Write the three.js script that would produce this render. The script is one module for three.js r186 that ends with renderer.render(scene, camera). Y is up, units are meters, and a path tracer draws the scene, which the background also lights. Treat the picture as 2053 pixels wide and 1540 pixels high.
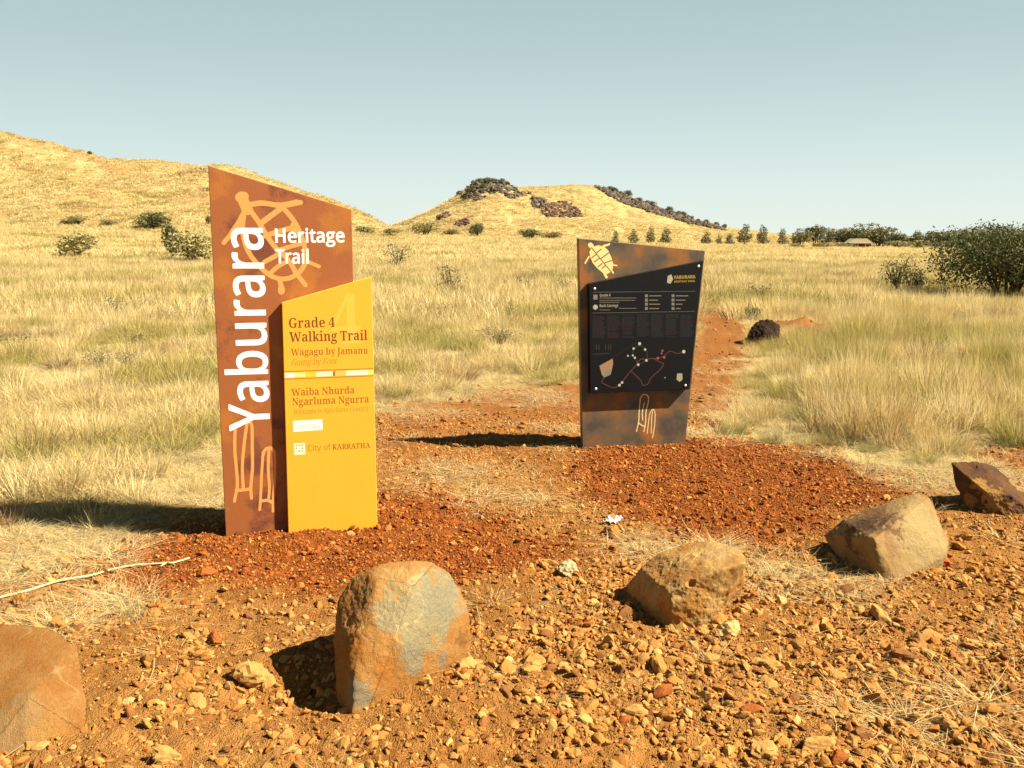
import * as THREE from 'three';
import { mergeGeometries } from 'three/addons/utils/BufferGeometryUtils.js';
import { ConvexHull } from 'three/addons/math/ConvexHull.js';
import { createNoise2D, createNoise3D } from 'simplex-noise';

// ------------------------------------------------------------------ camera, sky, sun, exposure
const EYE = 1.6, F = 1854, CX = 1026.5, CY = 770, PITCH = Math.atan(285 / F);
const EXPOSURE = 3.3;
const scene = new THREE.Scene();
const camera = new THREE.PerspectiveCamera(2 * Math.atan(CY / F) * 180 / Math.PI, 4 / 3, 0.05, 6000);
camera.position.set(0, EYE, 0);
camera.rotation.x = -PITCH;
const renderer = new THREE.WebGLRenderer({ antialias: true });
renderer.toneMapping = THREE.LinearToneMapping;
renderer.toneMappingExposure = EXPOSURE;
renderer.shadowMap.enabled = true;

{ // clear dry-season sky: pale at the horizon, deepening to the zenith
  const W = 256, Hh = 512, data = new Float32Array(W * Hh * 4);
  const stops = [[0, .84, .91, .81], [3, .75, .865, .82], [7, .60, .75, .74], [11, .49, .635, .635], [14, .435, .58, .575], [24, .20, .315, .34], [45, .06, .112, .145], [90, .028, .06, .085]];
  for (let y = 0; y < Hh; y++) {
    const el = Math.max(0, ((y + .5) / Hh - .5) * 180);
    let k = 0; while (k < stops.length - 2 && el > stops[k + 1][0]) k++;
    const a = stops[k], b = stops[k + 1], t = Math.min(1, (el - a[0]) / (b[0] - a[0]));
    for (let x = 0; x < W; x++) {
      const o = (y * W + x) * 4;
      for (let c = 0; c < 3; c++) data[o + c] = (a[c + 1] + (b[c + 1] - a[c + 1]) * t) / EXPOSURE;
      data[o + 3] = 1;
    }
  }
  const tex = new THREE.DataTexture(data, W, Hh, THREE.RGBAFormat, THREE.FloatType);
  tex.mapping = THREE.EquirectangularReflectionMapping;
  tex.magFilter = tex.minFilter = THREE.LinearFilter; tex.needsUpdate = true;
  scene.background = tex; scene.environment = tex;
}
const SUN = new THREE.Vector3(.697, .70, .145).normalize();
const sun = new THREE.DirectionalLight(new THREE.Color().setRGB(1, .91, .70), 5);
sun.name = 'sun'; sun.position.copy(SUN).multiplyScalar(60);
sun.castShadow = true; sun.shadow.mapSize.set(4096, 4096);
Object.assign(sun.shadow.camera, { left: -20, right: 20, top: 20, bottom: -20, near: 1, far: 160 });
scene.add(sun, sun.target);

// ------------------------------------------------------------------ helpers
const rng = (s) => () => { s = (s + 0x6d2b79f5) | 0; let t = Math.imul(s ^ (s >>> 15), 1 | s); t = (t + Math.imul(t ^ (t >>> 7), 61 | t)) ^ t; return ((t ^ (t >>> 14)) >>> 0) / 4294967296; };
const n2 = createNoise2D(rng(11)), n3 = createNoise3D(rng(12));
const sm = (a, b, x) => { const t = Math.min(1, Math.max(0, (x - a) / (b - a))); return t * t * (3 - 2 * t); };
const lerp = (a, b, t) => a + (b - a) * t, clamp = (x, a, b) => Math.min(b, Math.max(a, x));
const mix3 = (a, b, t) => [lerp(a[0], b[0], t), lerp(a[1], b[1], t), lerp(a[2], b[2], t)];
const V = (x, y, z) => new THREE.Vector3(x, y, z);
const table = (rows, x) => { if (x <= rows[0][0]) return rows[0][1]; for (let i = 1; i < rows.length; i++) if (x < rows[i][0]) return lerp(rows[i - 1][1], rows[i][1], (x - rows[i - 1][0]) / (rows[i][0] - rows[i - 1][0])); return rows[rows.length - 1][1]; };
const cP = Math.cos(PITCH), sP = Math.sin(PITCH);
function ray(px, py) { const x = (px - CX) / F, y = -(py - CY) / F; return V(x, y * cP - sP, -y * sP - cP); }
const atDepth = (px, py, d) => { const r = ray(px, py); return r.multiplyScalar(d / -r.z).add(V(0, EYE, 0)); };
const onFlat = (px, py, h = 0) => { const r = ray(px, py); return r.multiplyScalar((h - EYE) / r.y).add(V(0, EYE, 0)); };
const heading = (x, z) => CX + F / cP * x / Math.max(.2, -z);      // the picture column a far point lies over
const used = new Map();
const numbered = (n) => { const k = used.get(n) ?? 0; used.set(n, k + 1); return k ? n + '_' + String(k).padStart(3, '0') : n; };
function tag(o, label, category, group, kind) { if (label) o.userData.label = label; if (category) o.userData.category = category; if (group) o.userData.group = group; if (kind) o.userData.kind = kind; return o; }
function put(o, name, label, category, group, kind) { o.name = numbered(name); scene.add(o); return tag(o, label, category, group, kind); }
function part(parent, name, geometry, material) { const m = new THREE.Mesh(geometry, material); m.name = name; parent.add(m); return m; }
const lin = (r, g, b) => new THREE.Color().setRGB(r, g, b);
const std = (c, roughness = .9, extra = {}) => new THREE.MeshPhysicalMaterial({ color: lin(...c), roughness, specularIntensity: roughness > .9 ? .25 : 1, ...extra });
function colours(g, f) { const n = g.attributes.position.count, a = new Float32Array(n * 3); for (let i = 0; i < n; i++) { const c = f(i); a[i * 3] = c[0]; a[i * 3 + 1] = c[1]; a[i * 3 + 2] = c[2]; } g.setAttribute('color', new THREE.BufferAttribute(a, 3)); return g; }
const world = (pts) => pts.map(([x, y]) => { const p = onFlat(x, y); return [p.x, p.z]; });
function polyDist(poly, x, z) {          // signed distance, positive inside
  let inside = false, best = 1e9;
  for (let i = 0, j = poly.length - 1; i < poly.length; j = i++) {
    const [xi, zi] = poly[i], [xj, zj] = poly[j];
    if ((zi > z) !== (zj > z) && x < (xj - xi) * (z - zi) / (zj - zi) + xi) inside = !inside;
    const dx = xj - xi, dz = zj - zi, t = clamp(((x - xi) * dx + (z - zi) * dz) / (dx * dx + dz * dz), 0, 1);
    best = Math.min(best, (x - xi - dx * t) ** 2 + (z - zi - dz * t) ** 2);
  }
  return (inside ? 1 : -1) * Math.sqrt(best);
}

// ------------------------------------------------------------------ the lie of the land
const RED = [
  world([[195, 1118], [290, 1075], [440, 1055], [640, 1010], [770, 985], [860, 990], [970, 1020], [1080, 1070], [1150, 1115], [1060, 1150], [900, 1185], [700, 1190], [520, 1185], [420, 1195], [250, 1200]]),
  world([[1125, 935], [1165, 900], [1375, 884], [1500, 882], [1620, 905], [1750, 948], [1850, 990], [1720, 1015], [1640, 1055], [1560, 1098], [1430, 1085], [1290, 1050], [1190, 1005]]),
];
const BARE = [...world([[-700, 1090], [0, 1078], [130, 1082], [260, 1062], [340, 1030], [440, 1010], [620, 880], [760, 820], [900, 806], [1000, 782], [1160, 770], [1385, 700], [1402, 660], [1408, 604], [1420, 592], [1440, 604], [1482, 642], [1502, 692], [1492, 760], [1480, 830], [1415, 868], [1500, 885], [1650, 905], [1750, 940], [1880, 958], [1960, 925], [2010, 902], [2060, 895], [2700, 890]]), [9, 4], [-9, 4]];
const STRAW = [   // places where dead straw mats the bare ground: px, py, radius in metres, strength
  [40, 1120, .75, 1], [120, 1230, .4, .9], [-60, 1030, .8, 1], [330, 1010, .5, .8], [250, 1010, .6, .9], [1010, 1010, .35, .6], [930, 960, .5, .35], [1130, 860, .4, .3], [1060, 800, .7, .5], [1290, 1095, .25, .6], [1760, 1430, .24, .5],
  [1700, 1170, .35, .5], [1985, 1310, .22, .45], [1560, 1150, .4, .4], [1960, 990, .4, .6], [1420, 1095, .2, .4], [850, 830, .5, .4], [1900, 950, .6, .8], [1900, 1400, .2, .25],
].map(([px, py, r, s]) => { const p = onFlat(px, py); return [p.x, p.z, r, s]; });
const HOLLOW = onFlat(600, 1385);
const HEAP = onFlat(1600, 668);
function zones(x, z) {
  const r = Math.hypot(x, z), o = { bare: -9, red: 0, straw: 0 };
  if (r > 24) return o;
  const wx = x + .12 * n2(x * 1.7, z * 1.7) + .05 * n2(x * 6, z * 6), wz = z + .12 * n2(x * 1.7 + 40, z * 1.7) + .05 * n2(x * 6 + 40, z * 6);
  o.bare = polyDist(BARE, wx, wz);
  o.bare = Math.max(o.bare, .55 - Math.hypot(wx - HEAP.x, (wz - HEAP.z) * .8));
  if (o.bare > -.3) {
    for (const p of RED) o.red = Math.max(o.red, sm(-.2, .2, polyDist(p, wx, wz) + .10 * n2(x * 9, z * 9)));
    for (const [sx, sz, sr, s] of STRAW) o.straw = Math.max(o.straw, s * sm(1.1, .3, Math.hypot(wx - sx, wz - sz) / sr));
    o.straw = clamp(o.straw * (.55 + .6 * n2(x * 2.3 + 9, z * 2.3)) + .5 * sm(.5, -.05, o.bare) * sm(-.3, .4, n2(x * 1.1, z * 1.1 + 7)), 0, 1) * (1 - .85 * o.red) * lerp(1, .4, sm(7.6, 9, r));
  }
  return o;
}
const RISE = [[-900, 30], [0, 30], [430, 27], [750, 10], [1100, 6], [1450, 0]], LIFT = [[1100, 1], [1500, 0]];
const SIGN_SPOTS = [[...Object.values(onFlat(600, 1075)).slice(0, 3)], [...Object.values(onFlat(1270, 895)).slice(0, 3)]];
function plain(x, z) {
  const r = Math.hypot(x, z);
  let h = 0;
  if (z < -5) { const hx = heading(x, z); h += sm(30, 220, r) * sm(5, 40, -z) * (table(RISE, hx) / F * Math.min(r, 900) + EYE * table(LIFT, hx)); }
  h += .09 * n2(x * .16, z * .16) * sm(7, 18, r) + .5 * n2(x * .013, z * .013) * sm(60, 200, r) * sm(900, 300, r);
  for (const s of SIGN_SPOTS) h += .022 * Math.exp(-((x - s[0]) ** 2 + (z - s[2]) ** 2) / .5);
  h -= .05 * Math.exp(-((x - HOLLOW.x) ** 2 / .05 + (z - HOLLOW.z) ** 2 / .03));
  h += .24 * Math.exp(-((x - HEAP.x) ** 2 / .32 + (z - HEAP.z) ** 2 / .25)) * (1 + .3 * n2(x * 3, z * 3));
  return h;
}
const detail = (x, z, r) => (.016 * n2(x * 1.3 + 3, z * 1.3) + .009 * n2(x * 4.1, z * 4.1 + 5) + .0055 * n2(x * 11, z * 11) + .003 * n2(x * 27, z * 27)) * sm(30, 12, r);
const ground = (x, z) => plain(x, z) + detail(x, z, Math.hypot(x, z));
const HILLS = {
  grassy: { foot: 135, top: 330, back: 620, crest: [[-1900, 470], [-1300, 330], [-700, 215], [-300, 225], [-100, 245], [0, 264], [90, 284], [180, 309], [215, 319], [330, 322], [420, 335], [500, 347], [560, 364], [640, 394], [700, 420], [750, 444], [790, 459], [850, 472], [1000, 488], [1100, 496]] },
  knoll: { foot: 330, top: 470, back: 560, crest: [[700, 486], [740, 474], [780, 453], [830, 437], [870, 417], [900, 400], [930, 381], [960, 362], [1003, 361], [1026, 373], [1060, 382], [1100, 393], [1160, 411], [1250, 439], [1330, 453], [1450, 464], [1600, 477], [1750, 492]] },
  ridge: { foot: 500, top: 640, back: 820, crest: [[800, 480], [900, 430], [1000, 386], [1040, 374], [1100, 372], [1150, 369], [1190, 372], [1240, 386], [1300, 410], [1400, 443], [1450, 457], [1520, 464], [1590, 472], [1700, 488], [1800, 498]] },
};
function hillHeight(h, x, z) {     // metres above datum, -Infinity off the hill
  const d = -z; if (d < h.foot || d > h.back) return -1e3;
  const hx = heading(x, z), w = d * .02, g = plain(x, z);
  const r = ray(hx, table(h.crest, hx)), top = EYE + h.top * r.y / -r.z;
  const tx = h.top * x / d, gt = plain(tx, -h.top);
  const t = d < h.top ? (d - h.foot) / (h.top - h.foot) : 1 - (d - h.top) / (h.back - h.top);
  const p = .35 * t + .65 * t * t * (3 - 2 * t), s = (h.top - h.foot) / 120;
  const rough = sm(0, .25, t) * sm(1, .8, t) * (1.6 * s * n2(x * .021, z * .016) + .6 * s * n2(x * .06, z * .05)) * sm(0, 6, top - gt) + sm(.05, .2, t) * .25 * n2(x * .2, z * .2);
  return g - .4 + Math.max(-.5, top - gt) * p + rough + w * 0;
}
const surface = (x, z) => { let y = ground(x, z); if (z < -130) for (const h of Object.values(HILLS)) y = Math.max(y, hillHeight(h, x, z)); return y; };
function hit(px, py) {               // where the line of sight first meets the land
  const r = ray(px, py); r.multiplyScalar(1 / -r.z);
  let d = 2; for (; d < 1200; d *= 1.004) if (EYE + r.y * d < surface(r.x * d, -d)) break;
  const p = V(r.x * d, 0, -d); p.y = surface(p.x, p.z); return p;
}

// ------------------------------------------------------------------ textures
function dataTex(size, f, srgb) {
  const d = new Uint8Array(size * size * 4);
  for (let y = 0; y < size; y++) for (let x = 0; x < size; x++) { const c = f(x / size, y / size), o = (y * size + x) * 4; d[o] = c[0]; d[o + 1] = c[1]; d[o + 2] = c[2]; d[o + 3] = 255; }
  const t = new THREE.DataTexture(d, size, size); t.wrapS = t.wrapT = THREE.RepeatWrapping; t.magFilter = THREE.LinearFilter; t.minFilter = THREE.LinearMipmapLinearFilter; t.generateMipmaps = true;
  if (srgb) t.colorSpace = THREE.SRGBColorSpace; t.needsUpdate = true; return t;
}
const tile = (u, v, k, o = 0) => { const a = u * 2 * Math.PI, b = v * 2 * Math.PI; return n3(Math.cos(a) * k + o, Math.sin(a) * k, Math.cos(b) * k * 1.01) * .6 + n3(Math.sin(b) * k + o, Math.cos(b) * k + 7, Math.sin(a) * k) * .6; };
const grain = dataTex(512, (u, v) => { const a = tile(u, v, 5), b = tile(u, v, 17, 3), c = tile(u, v, 42, 8); const g = clamp(222 + 10 * a + 20 * b + 24 * c, 120, 255); return [g, g - 3 * b, g - 5 * c]; }, true);
const relief = dataTex(512, (u, v) => { const g = clamp(128 + 30 * tile(u, v, 9, 1) + 38 * tile(u, v, 22, 3) + 42 * tile(u, v, 48, 8), 0, 255); return [g, g, g]; });

// ------------------------------------------------------------------ ground sheet and hills
const SAND = [.33, .136, .031], SAND2 = [.38, .18, .049], RUSTY = [.235, .058, .010], RUSTY2 = [.285, .088, .018], FLOOR = [.42, .305, .108], DRY = [.57, .45, .215], PATH = [.33, .118, .028];
{
  const azim = []; for (let i = 0; i <= 620; i++) azim.push(lerp(-.72, .72, i / 620)); for (let i = 1; i < 60; i++) azim.push(.72 + (2 * Math.PI - 1.44) * i / 60); azim.push(2 * Math.PI - .72);
  const rad = [.05, .4, .8, 1.2, 1.6]; for (let i = 0; i <= 390; i++) rad.push(2 + 6.5 * i / 390); for (let i = 1; i <= 190; i++) rad.push(8.5 * Math.pow(4000 / 8.5, i / 190));
  const na = azim.length, nr = rad.length, pos = new Float32Array(na * nr * 3), uv = new Float32Array(na * nr * 2), col = new Float32Array(na * nr * 3), idx = [];
  for (let j = 0; j < nr; j++) for (let i = 0; i < na; i++) {
    const k = j * na + i, r = rad[j], x = Math.sin(azim[i]) * r, z = -Math.cos(azim[i]) * r;
    pos[k * 3] = x; pos[k * 3 + 1] = ground(x, z); pos[k * 3 + 2] = z; uv[k * 2] = x / .7; uv[k * 2 + 1] = z / .7;
    const q = zones(x, z), a = n2(x * .9, z * .9), b = n2(x * 5, z * 5 + 3), c3 = n2(x * .05, z * .05), d = n2(x * 18, z * 18);
    let c = mix3(SAND, SAND2, clamp(.45 + .4 * a + .25 * b, 0, 1));
    c = mix3(c, PATH, sm(5.5, 8, r) * .8);
    c = mix3(c, mix3(RUSTY, RUSTY2, clamp(.5 + .5 * b, 0, 1)), q.red);
    c = mix3(c, DRY, q.straw * .75);
    const grassy = sm(.1, -.25, q.bare);
    c = mix3(c, mix3(FLOOR, DRY, clamp(.5 + .5 * c3 + .3 * a, 0, 1)), grassy * sm(-.9, .1, a + .6 + .4 * sm(12, 30, r)));
    const v = 1 + .10 * b + .08 * d;
    col[k * 3] = c[0] * v; col[k * 3 + 1] = c[1] * v; col[k * 3 + 2] = c[2] * v;
  }
  for (let j = 0; j < nr - 1; j++) for (let i = 0; i < na - 1; i++) { const a = j * na + i, b = a + 1, c = a + na, d = c + 1; idx.push(a, c, b, b, c, d); }
  const g = new THREE.BufferGeometry(); g.setAttribute('position', new THREE.BufferAttribute(pos, 3)); g.setAttribute('uv', new THREE.BufferAttribute(uv, 2)); g.setAttribute('color', new THREE.BufferAttribute(col, 3)); g.setIndex(new THREE.BufferAttribute(Uint32Array.from(idx), 1)); g.computeVertexNormals();
  if (g.attributes.normal.getY(5000) < 0) { const ix = g.index.array; for (let i = 0; i < ix.length; i += 3) { const t = ix[i]; ix[i] = ix[i + 1]; ix[i + 1] = t; } g.computeVertexNormals(); }
  put(new THREE.Mesh(g, new THREE.MeshPhysicalMaterial({ specularIntensity: .2, vertexColors: true, roughness: 1, map: grain, bumpMap: relief, bumpScale: .02 })), 'ground', 'orange sandy ground running out to a straw coloured plain', 'ground', null, 'structure');
}
function hillMesh(h, hx0, hx1, name, label, tint) {
  const na = 260, nd = 110, g = new THREE.BufferGeometry(), pos = [], col = [], idx = [], uv = [];
  for (let j = 0; j <= nd; j++) for (let i = 0; i <= na; i++) {
    const d = lerp(h.foot + .5, h.back - .5, Math.pow(j / nd, .9)), hx = lerp(hx0, hx1, i / na), x = (hx - CX) / F * cP * d, z = -d;
    pos.push(x, hillHeight(h, x, z), z); uv.push(x / 9, z / 9); col.push(...tint(x, z));
  }
  for (let j = 0; j < nd; j++) for (let i = 0; i < na; i++) { const a = j * (na + 1) + i, b = a + 1, c = a + na + 1, e = c + 1; idx.push(a, b, c, b, e, c); }
  g.setAttribute('position', new THREE.Float32BufferAttribute(pos, 3)); g.setAttribute('color', new THREE.Float32BufferAttribute(col, 3)); g.setAttribute('uv', new THREE.Float32BufferAttribute(uv, 2)); g.setIndex(idx); g.computeVertexNormals();
  return put(new THREE.Mesh(g, new THREE.MeshPhysicalMaterial({ specularIntensity: .2, vertexColors: true, roughness: 1, map: grain, bumpMap: relief, bumpScale: .2 })), name, label, 'hill', null, 'structure');
}
const hillTint = (k, soil) => (x, z) => {
  const s = n2(x * .012 + z * .02 + k, z * .05 - x * .03), f = n2(x * .11, z * .09 + k), e = n2(x * .35, z * .3);
  return mix3(mix3(DRY, FLOOR, clamp(.4 + .5 * f + .25 * e, 0, 1)), soil, sm(.15, .75, s + .35 * f) * .65);
};
hillMesh(HILLS.grassy, -1700, 1090, 'grassy_hill', 'long straw covered hillside falling towards the rocky knoll', hillTint(0, [.42, .22, .09]));
hillMesh(HILLS.knoll, 705, 1740, 'rocky_knoll', 'small pale grass knoll with dark rocks on its peak', hillTint(30, [.33, .21, .10]));
hillMesh(HILLS.ridge, 810, 1790, 'rocky_ridge', 'farther ridge behind the knoll with rocks along its slope', hillTint(60, [.30, .21, .09]));
console.log('land');

// ------------------------------------------------------------------ signs
function signFrame(px, py, deg, along) {
  const th = deg * Math.PI / 180, t = V(Math.cos(th), 0, -Math.sin(th)), n = V(Math.sin(th), 0, Math.cos(th)), o = onFlat(px, py).addScaledVector(t, along);
  return { th, t, n, o, local(x, y, zf = 0) { const r = ray(x, y), e = V(0, EYE, 0), k = (zf - n.dot(e.clone().sub(o))) / n.dot(r); const p = r.multiplyScalar(k).add(e).sub(o); return [p.dot(t), p.y]; } };
}
function panelGeo(pts, z0, z1, box, bevel = .003) {
  const s = new THREE.Shape(pts.map(([x, y]) => new THREE.Vector2(x, y)));
  const g = new THREE.ExtrudeGeometry(s, { depth: z1 - z0 - 2 * bevel, bevelEnabled: true, bevelSize: bevel, bevelThickness: bevel, bevelSegments: 2, bevelOffset: -bevel }); g.translate(0, 0, z0 + bevel);
  const p = g.attributes.position, uv = g.attributes.uv;
  for (let i = 0; i < p.count; i++) uv.setXY(i, (p.getX(i) - box[0]) / (box[2] - box[0]), (p.getY(i) - box[1]) / (box[3] - box[1]));
  return g;
}
const boxOf = (pts) => [Math.min(...pts.map((p) => p[0])), Math.min(...pts.map((p) => p[1])), Math.max(...pts.map((p) => p[0])), Math.max(...pts.map((p) => p[1]))];
class Print {                              // a printed face: draws in photograph positions carried onto the panel's own plane
  constructor(frame, box, zf, scale) {
    this.f = frame; this.box = box; this.zf = zf; this.s = scale; this.c = document.createElement('canvas');
    this.c.width = Math.round((box[2] - box[0]) * scale); this.c.height = Math.round((box[3] - box[1]) * scale); this.x = this.c.getContext('2d');
    const a = frame.local(1000, 800, zf), b = frame.local(1001, 800, zf); this.m = Math.hypot(b[0] - a[0], b[1] - a[1]) * scale;
  }
  at(x, y) { const [u, v] = this.f.local(x, y, this.zf); return [(u - this.box[0]) * this.s, (this.box[3] - v) * this.s]; }
  fill(style) { this.x.fillStyle = style; this.x.fillRect(0, 0, this.c.width, this.c.height); }
  noise(f) { const im = this.x.getImageData(0, 0, this.c.width, this.c.height), d = im.data; for (let y = 0, o = 0; y < this.c.height; y++) for (let x = 0; x < this.c.width; x++, o += 4) { const c = f(x / this.s, y / this.s); d[o] = c[0]; d[o + 1] = c[1]; d[o + 2] = c[2]; d[o + 3] = 255; } this.x.putImageData(im, 0, 0); }
  poly(pts, style) { const g = this.x; g.fillStyle = style; g.beginPath(); pts.forEach((p, i) => g[i ? 'lineTo' : 'moveTo'](...this.at(...p))); g.closePath(); g.fill(); }
  line(pts, width, style) {
    const g = this.x, q = pts.map((p) => this.at(...p)); g.strokeStyle = style; g.lineWidth = width * this.m; g.lineCap = g.lineJoin = 'round'; g.beginPath(); g.moveTo(...q[0]);
    for (let i = 1; i < q.length - 1; i++) g.quadraticCurveTo(...q[i], (q[i][0] + q[i + 1][0]) / 2, (q[i][1] + q[i + 1][1]) / 2);
    g.lineTo(...q[q.length - 1]); g.stroke();
  }
  dot(x, y, r, style) { const g = this.x; g.fillStyle = style; g.beginPath(); g.arc(...this.at(x, y), r * this.m, 0, 7); g.fill(); }
  text(s, x0, y0, x1, y1, cap, font, style, semi = 0) {
    const g = this.x, a = this.at(x0, y0), b = this.at(x1, y1), size = cap * this.m / .714;
    g.save(); g.translate(...a); g.rotate(Math.atan2(b[1] - a[1], b[0] - a[0])); g.font = font.replace('#', size.toFixed(1) + 'px'); g.fillStyle = style; g.textBaseline = 'alphabetic';
    const w = g.measureText(s).width; g.scale(Math.hypot(b[0] - a[0], b[1] - a[1]) / w, 1); g.fillText(s, 0, 0); if (semi) { g.strokeStyle = style; g.lineWidth = size * semi; g.lineJoin = 'round'; g.strokeText(s, 0, 0); } g.restore();
  }
  texture() { const t = new THREE.CanvasTexture(this.c); t.colorSpace = THREE.SRGBColorSpace; t.magFilter = THREE.LinearFilter; t.anisotropy = 8; return t; }
}
const SANSB = 'bold # sans-serif', SERIFB = 'bold # serif', SERIFR = '# serif';
{ // tall rust coloured trail sign with its yellow plate
  const f = signFrame(453, 1083, 14.5, .4), top = new THREE.Group();
  top.position.set(f.o.x, 0, f.o.z); top.rotation.y = f.th;
  put(top, 'trail_sign', 'tall rusted steel trail sign with a yellow plate, slanted top and white sideways lettering', 'sign');
  const low = (p, y) => [p[0], y];
  const rp = [f.local(417, 332), f.local(705, 420)], br = f.local(721, 1068), bl = f.local(453, 1083);
  const rust = [low(bl, -.12), low(br, -.12), rp[1], rp[0]], rb = boxOf(rust), P = new Print(f, rb, 0, 640);
  P.noise((x, y) => {
    const a = n2(x * 1.8 + 1.3, y * 1.8) * .7 + n2(x * 4.5, y * 4.5 + 3) * .4 + n2(x * 13, y * 13) * .14 + n2(x * 45, y * 45) * .10;
    const dark = sm(.25, .85, a), pale = sm(-.2, -.8, a);
    let c = mix3([146, 80, 33], [96, 44, 29], dark * .85); c = mix3(c, [162, 96, 28], pale); return c;
  });
  const O = '#e0924c', z1 = (p) => p.map(([x, y]) => [400 + x / 3.95, 310 + y / 3.95]), z2 = (p) => p.map(([x, y]) => [400 + x / 3.666, 680 + y / 3.666]);
  const T = (pts, w) => P.line(z1(pts), w / 3.95, O), B = (pts, w) => P.line(z2(pts), w / 3.666, O);
  T([[335, 335], [345, 365], [372, 420]], 74); T([[318, 340], [352, 330]], 62); T([[365, 420], [385, 440]], 66);
  T([[360, 450], [325, 520], [300, 560], [262, 612]], 40); T([[262, 612], [225, 660], [192, 698]], 30);
  T([[390, 400], [470, 378], [560, 392], [640, 404], [720, 388], [770, 375]], 36); T([[690, 400], [800, 378]], 34);
  T([[352, 470], [335, 560], [350, 680], [395, 790], [450, 860], [540, 950], [620, 985], [700, 985], [775, 950], [825, 890], [842, 830], [836, 740], [806, 640], [770, 560], [715, 478], [650, 412]], 33);
  T([[400, 440], [455, 510], [530, 640], [600, 740], [690, 815], [735, 880], [765, 945]], 34);
  T([[485, 545], [560, 488], [645, 425]], 38); T([[520, 645], [630, 605], [760, 575]], 34); T([[640, 752], [730, 725], [820, 702]], 30); T([[515, 850], [580, 815], [640, 780]], 32); T([[555, 945], [610, 890], [680, 852]], 30); T([[745, 560], [760, 620], [800, 640]], 46);
  T([[632, 985], [648, 1040], [648, 1085]], 34); T([[648, 1060], [648, 1082]], 46); T([[770, 945], [800, 985], [838, 1032]], 32); T([[860, 848], [905, 870], [945, 886]], 26);
  B([[262, 655], [255, 800], [272, 950], [280, 1080], [268, 1130], [257, 1192]], 20); B([[350, 615], [333, 720], [320, 850], [312, 950], [322, 1100]], 20); B([[345, 605], [372, 605], [388, 640], [386, 800], [392, 950], [374, 1090], [382, 1170]], 20); B([[270, 1112], [330, 1108], [376, 1100]], 22);
  B([[467, 850], [476, 812], [510, 796], [540, 806], [552, 850]], 20); B([[467, 830], [455, 1000], [450, 1150], [442, 1255]], 18); B([[512, 800], [500, 950], [516, 1080], [508, 1170]], 18); B([[551, 830], [556, 1000], [540, 1180], [540, 1265]], 18); B([[456, 1190], [500, 1180], [535, 1202]], 22);
  P.text('Yaburara', 540, 860, 525, 450, 69, '# sans-serif', '#ffffff', .022);
  P.text('Heritage', 549, 486, 692, 485, 24, '# sans-serif', '#ffffff', .035); P.text('Trail', 552, 527, 621, 528, 24, '# sans-serif', '#ffffff', .035);
  const rustTex = P.texture();
  part(top, 'rusted_panel', panelGeo(rust, -.18, 0, rb), new THREE.MeshStandardMaterial({ map: rustTex, roughness: .72, bumpMap: relief, bumpScale: .0008 }));
  const ZY = .037, yp = [f.local(565, 607, ZY), f.local(745, 555, ZY)], yr = f.local(757, 1063, ZY), yl = f.local(578, 1078, ZY);
  const yel = [low(yl, -.1), low(yr, -.1), yp[1], yp[0]], yb = boxOf(yel), Y = new Print(f, yb, ZY, 900);
  Y.fill('#f6b50e');
  Y.noise((x, y) => { const k = 1 + .012 * n2(x * 3, y * 3) + .01 * n2(x * 40, y * 40); return [226 * k, 163 * k, 38]; });
  Y.text('4', 664, 690, 727, 688, 92, SERIFB, '#dfae3c');
  const br1 = '#6e380c', br2 = '#8e5512', br3 = '#a06b14';
  Y.text('Grade 4', 578, 658, 672, 656, 18, SERIFB, br1); Y.text('Walking Trail', 580, 686, 737, 682, 18, SERIFB, br1);
  Y.text('Wagagu by Jamanu', 583, 713, 738, 709, 12.5, SERIFB, br2); Y.text('Going by Foot', 584, 733, 675, 730, 11.5, 'italic # serif', br3);
  Y.line([[568, 745.5], [748, 739]], 1.8, '#a9641a'); Y.line([[569, 760.5], [749, 753.5]], 1.8, '#a9641a');
  const band = [[571, 590, '#f6f0da'], [590, 612, '#e6d980'], [612, 634, '#eebb26'], [634, 667, '#f8efc0'], [667, 672, '#9a5c1e'], [672, 694, '#d9b25a'], [694, 738, '#fbf3c8'], [738, 748, '#f5d36a']];
  for (const [a, b, c] of band) { const y = (x) => 752.6 - (x - 571) * .0365; Y.poly([[a, y(a) - 4.6], [b, y(b) - 4.6], [b, y(b) + 4.6], [a, y(a) + 4.6]], c); }
  Y.text('Waiba Nhurda', 584, 794, 711, 789, 13.5, SERIFB, br2); Y.text('Ngarluma Ngurra', 585, 813, 740, 807, 13.5, SERIFB, br2); Y.text('Welcome to Ngarluma Country', 587, 831, 739, 823, 8.5, 'italic # serif', br3);
  Y.poly([[587, 844], [646, 840.5], [647, 862], [588, 866]], '#f4f0e2'); Y.text('NGARLUMA', 592, 861, 643, 858, 4.5, '# sans-serif', '#8e8e86'); Y.line([[618, 852], [624, 849], [631, 852]], 1.2, '#9ea6a0');
  Y.poly([[589, 889], [611, 888], [612, 911], [590, 912]], '#f4edc4'); for (const [x, y] of [[594, 893], [600, 893], [606, 892], [594, 899], [606, 899], [600, 904], [606, 905]]) Y.poly([[x - 2, y - 2], [x + 2, y - 2], [x + 2, y + 2], [x - 2, y + 2]], '#9c9a7a');
  Y.text('City of ', 616, 905, 667, 902, 11.5, '# sans-serif', '#96640f'); Y.text('KARRATHA', 666, 902, 742, 898, 10.5, SERIFB, '#80500e');
  const yt = Y.texture();
  const plate = part(top, 'yellow_plate', panelGeo(yel, .003, ZY, yb), new THREE.MeshStandardMaterial({ map: yt, roughness: .55 }));
  plate.userData.label = 'yellow plate printed with the trail grade and welcome text';
}
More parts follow.
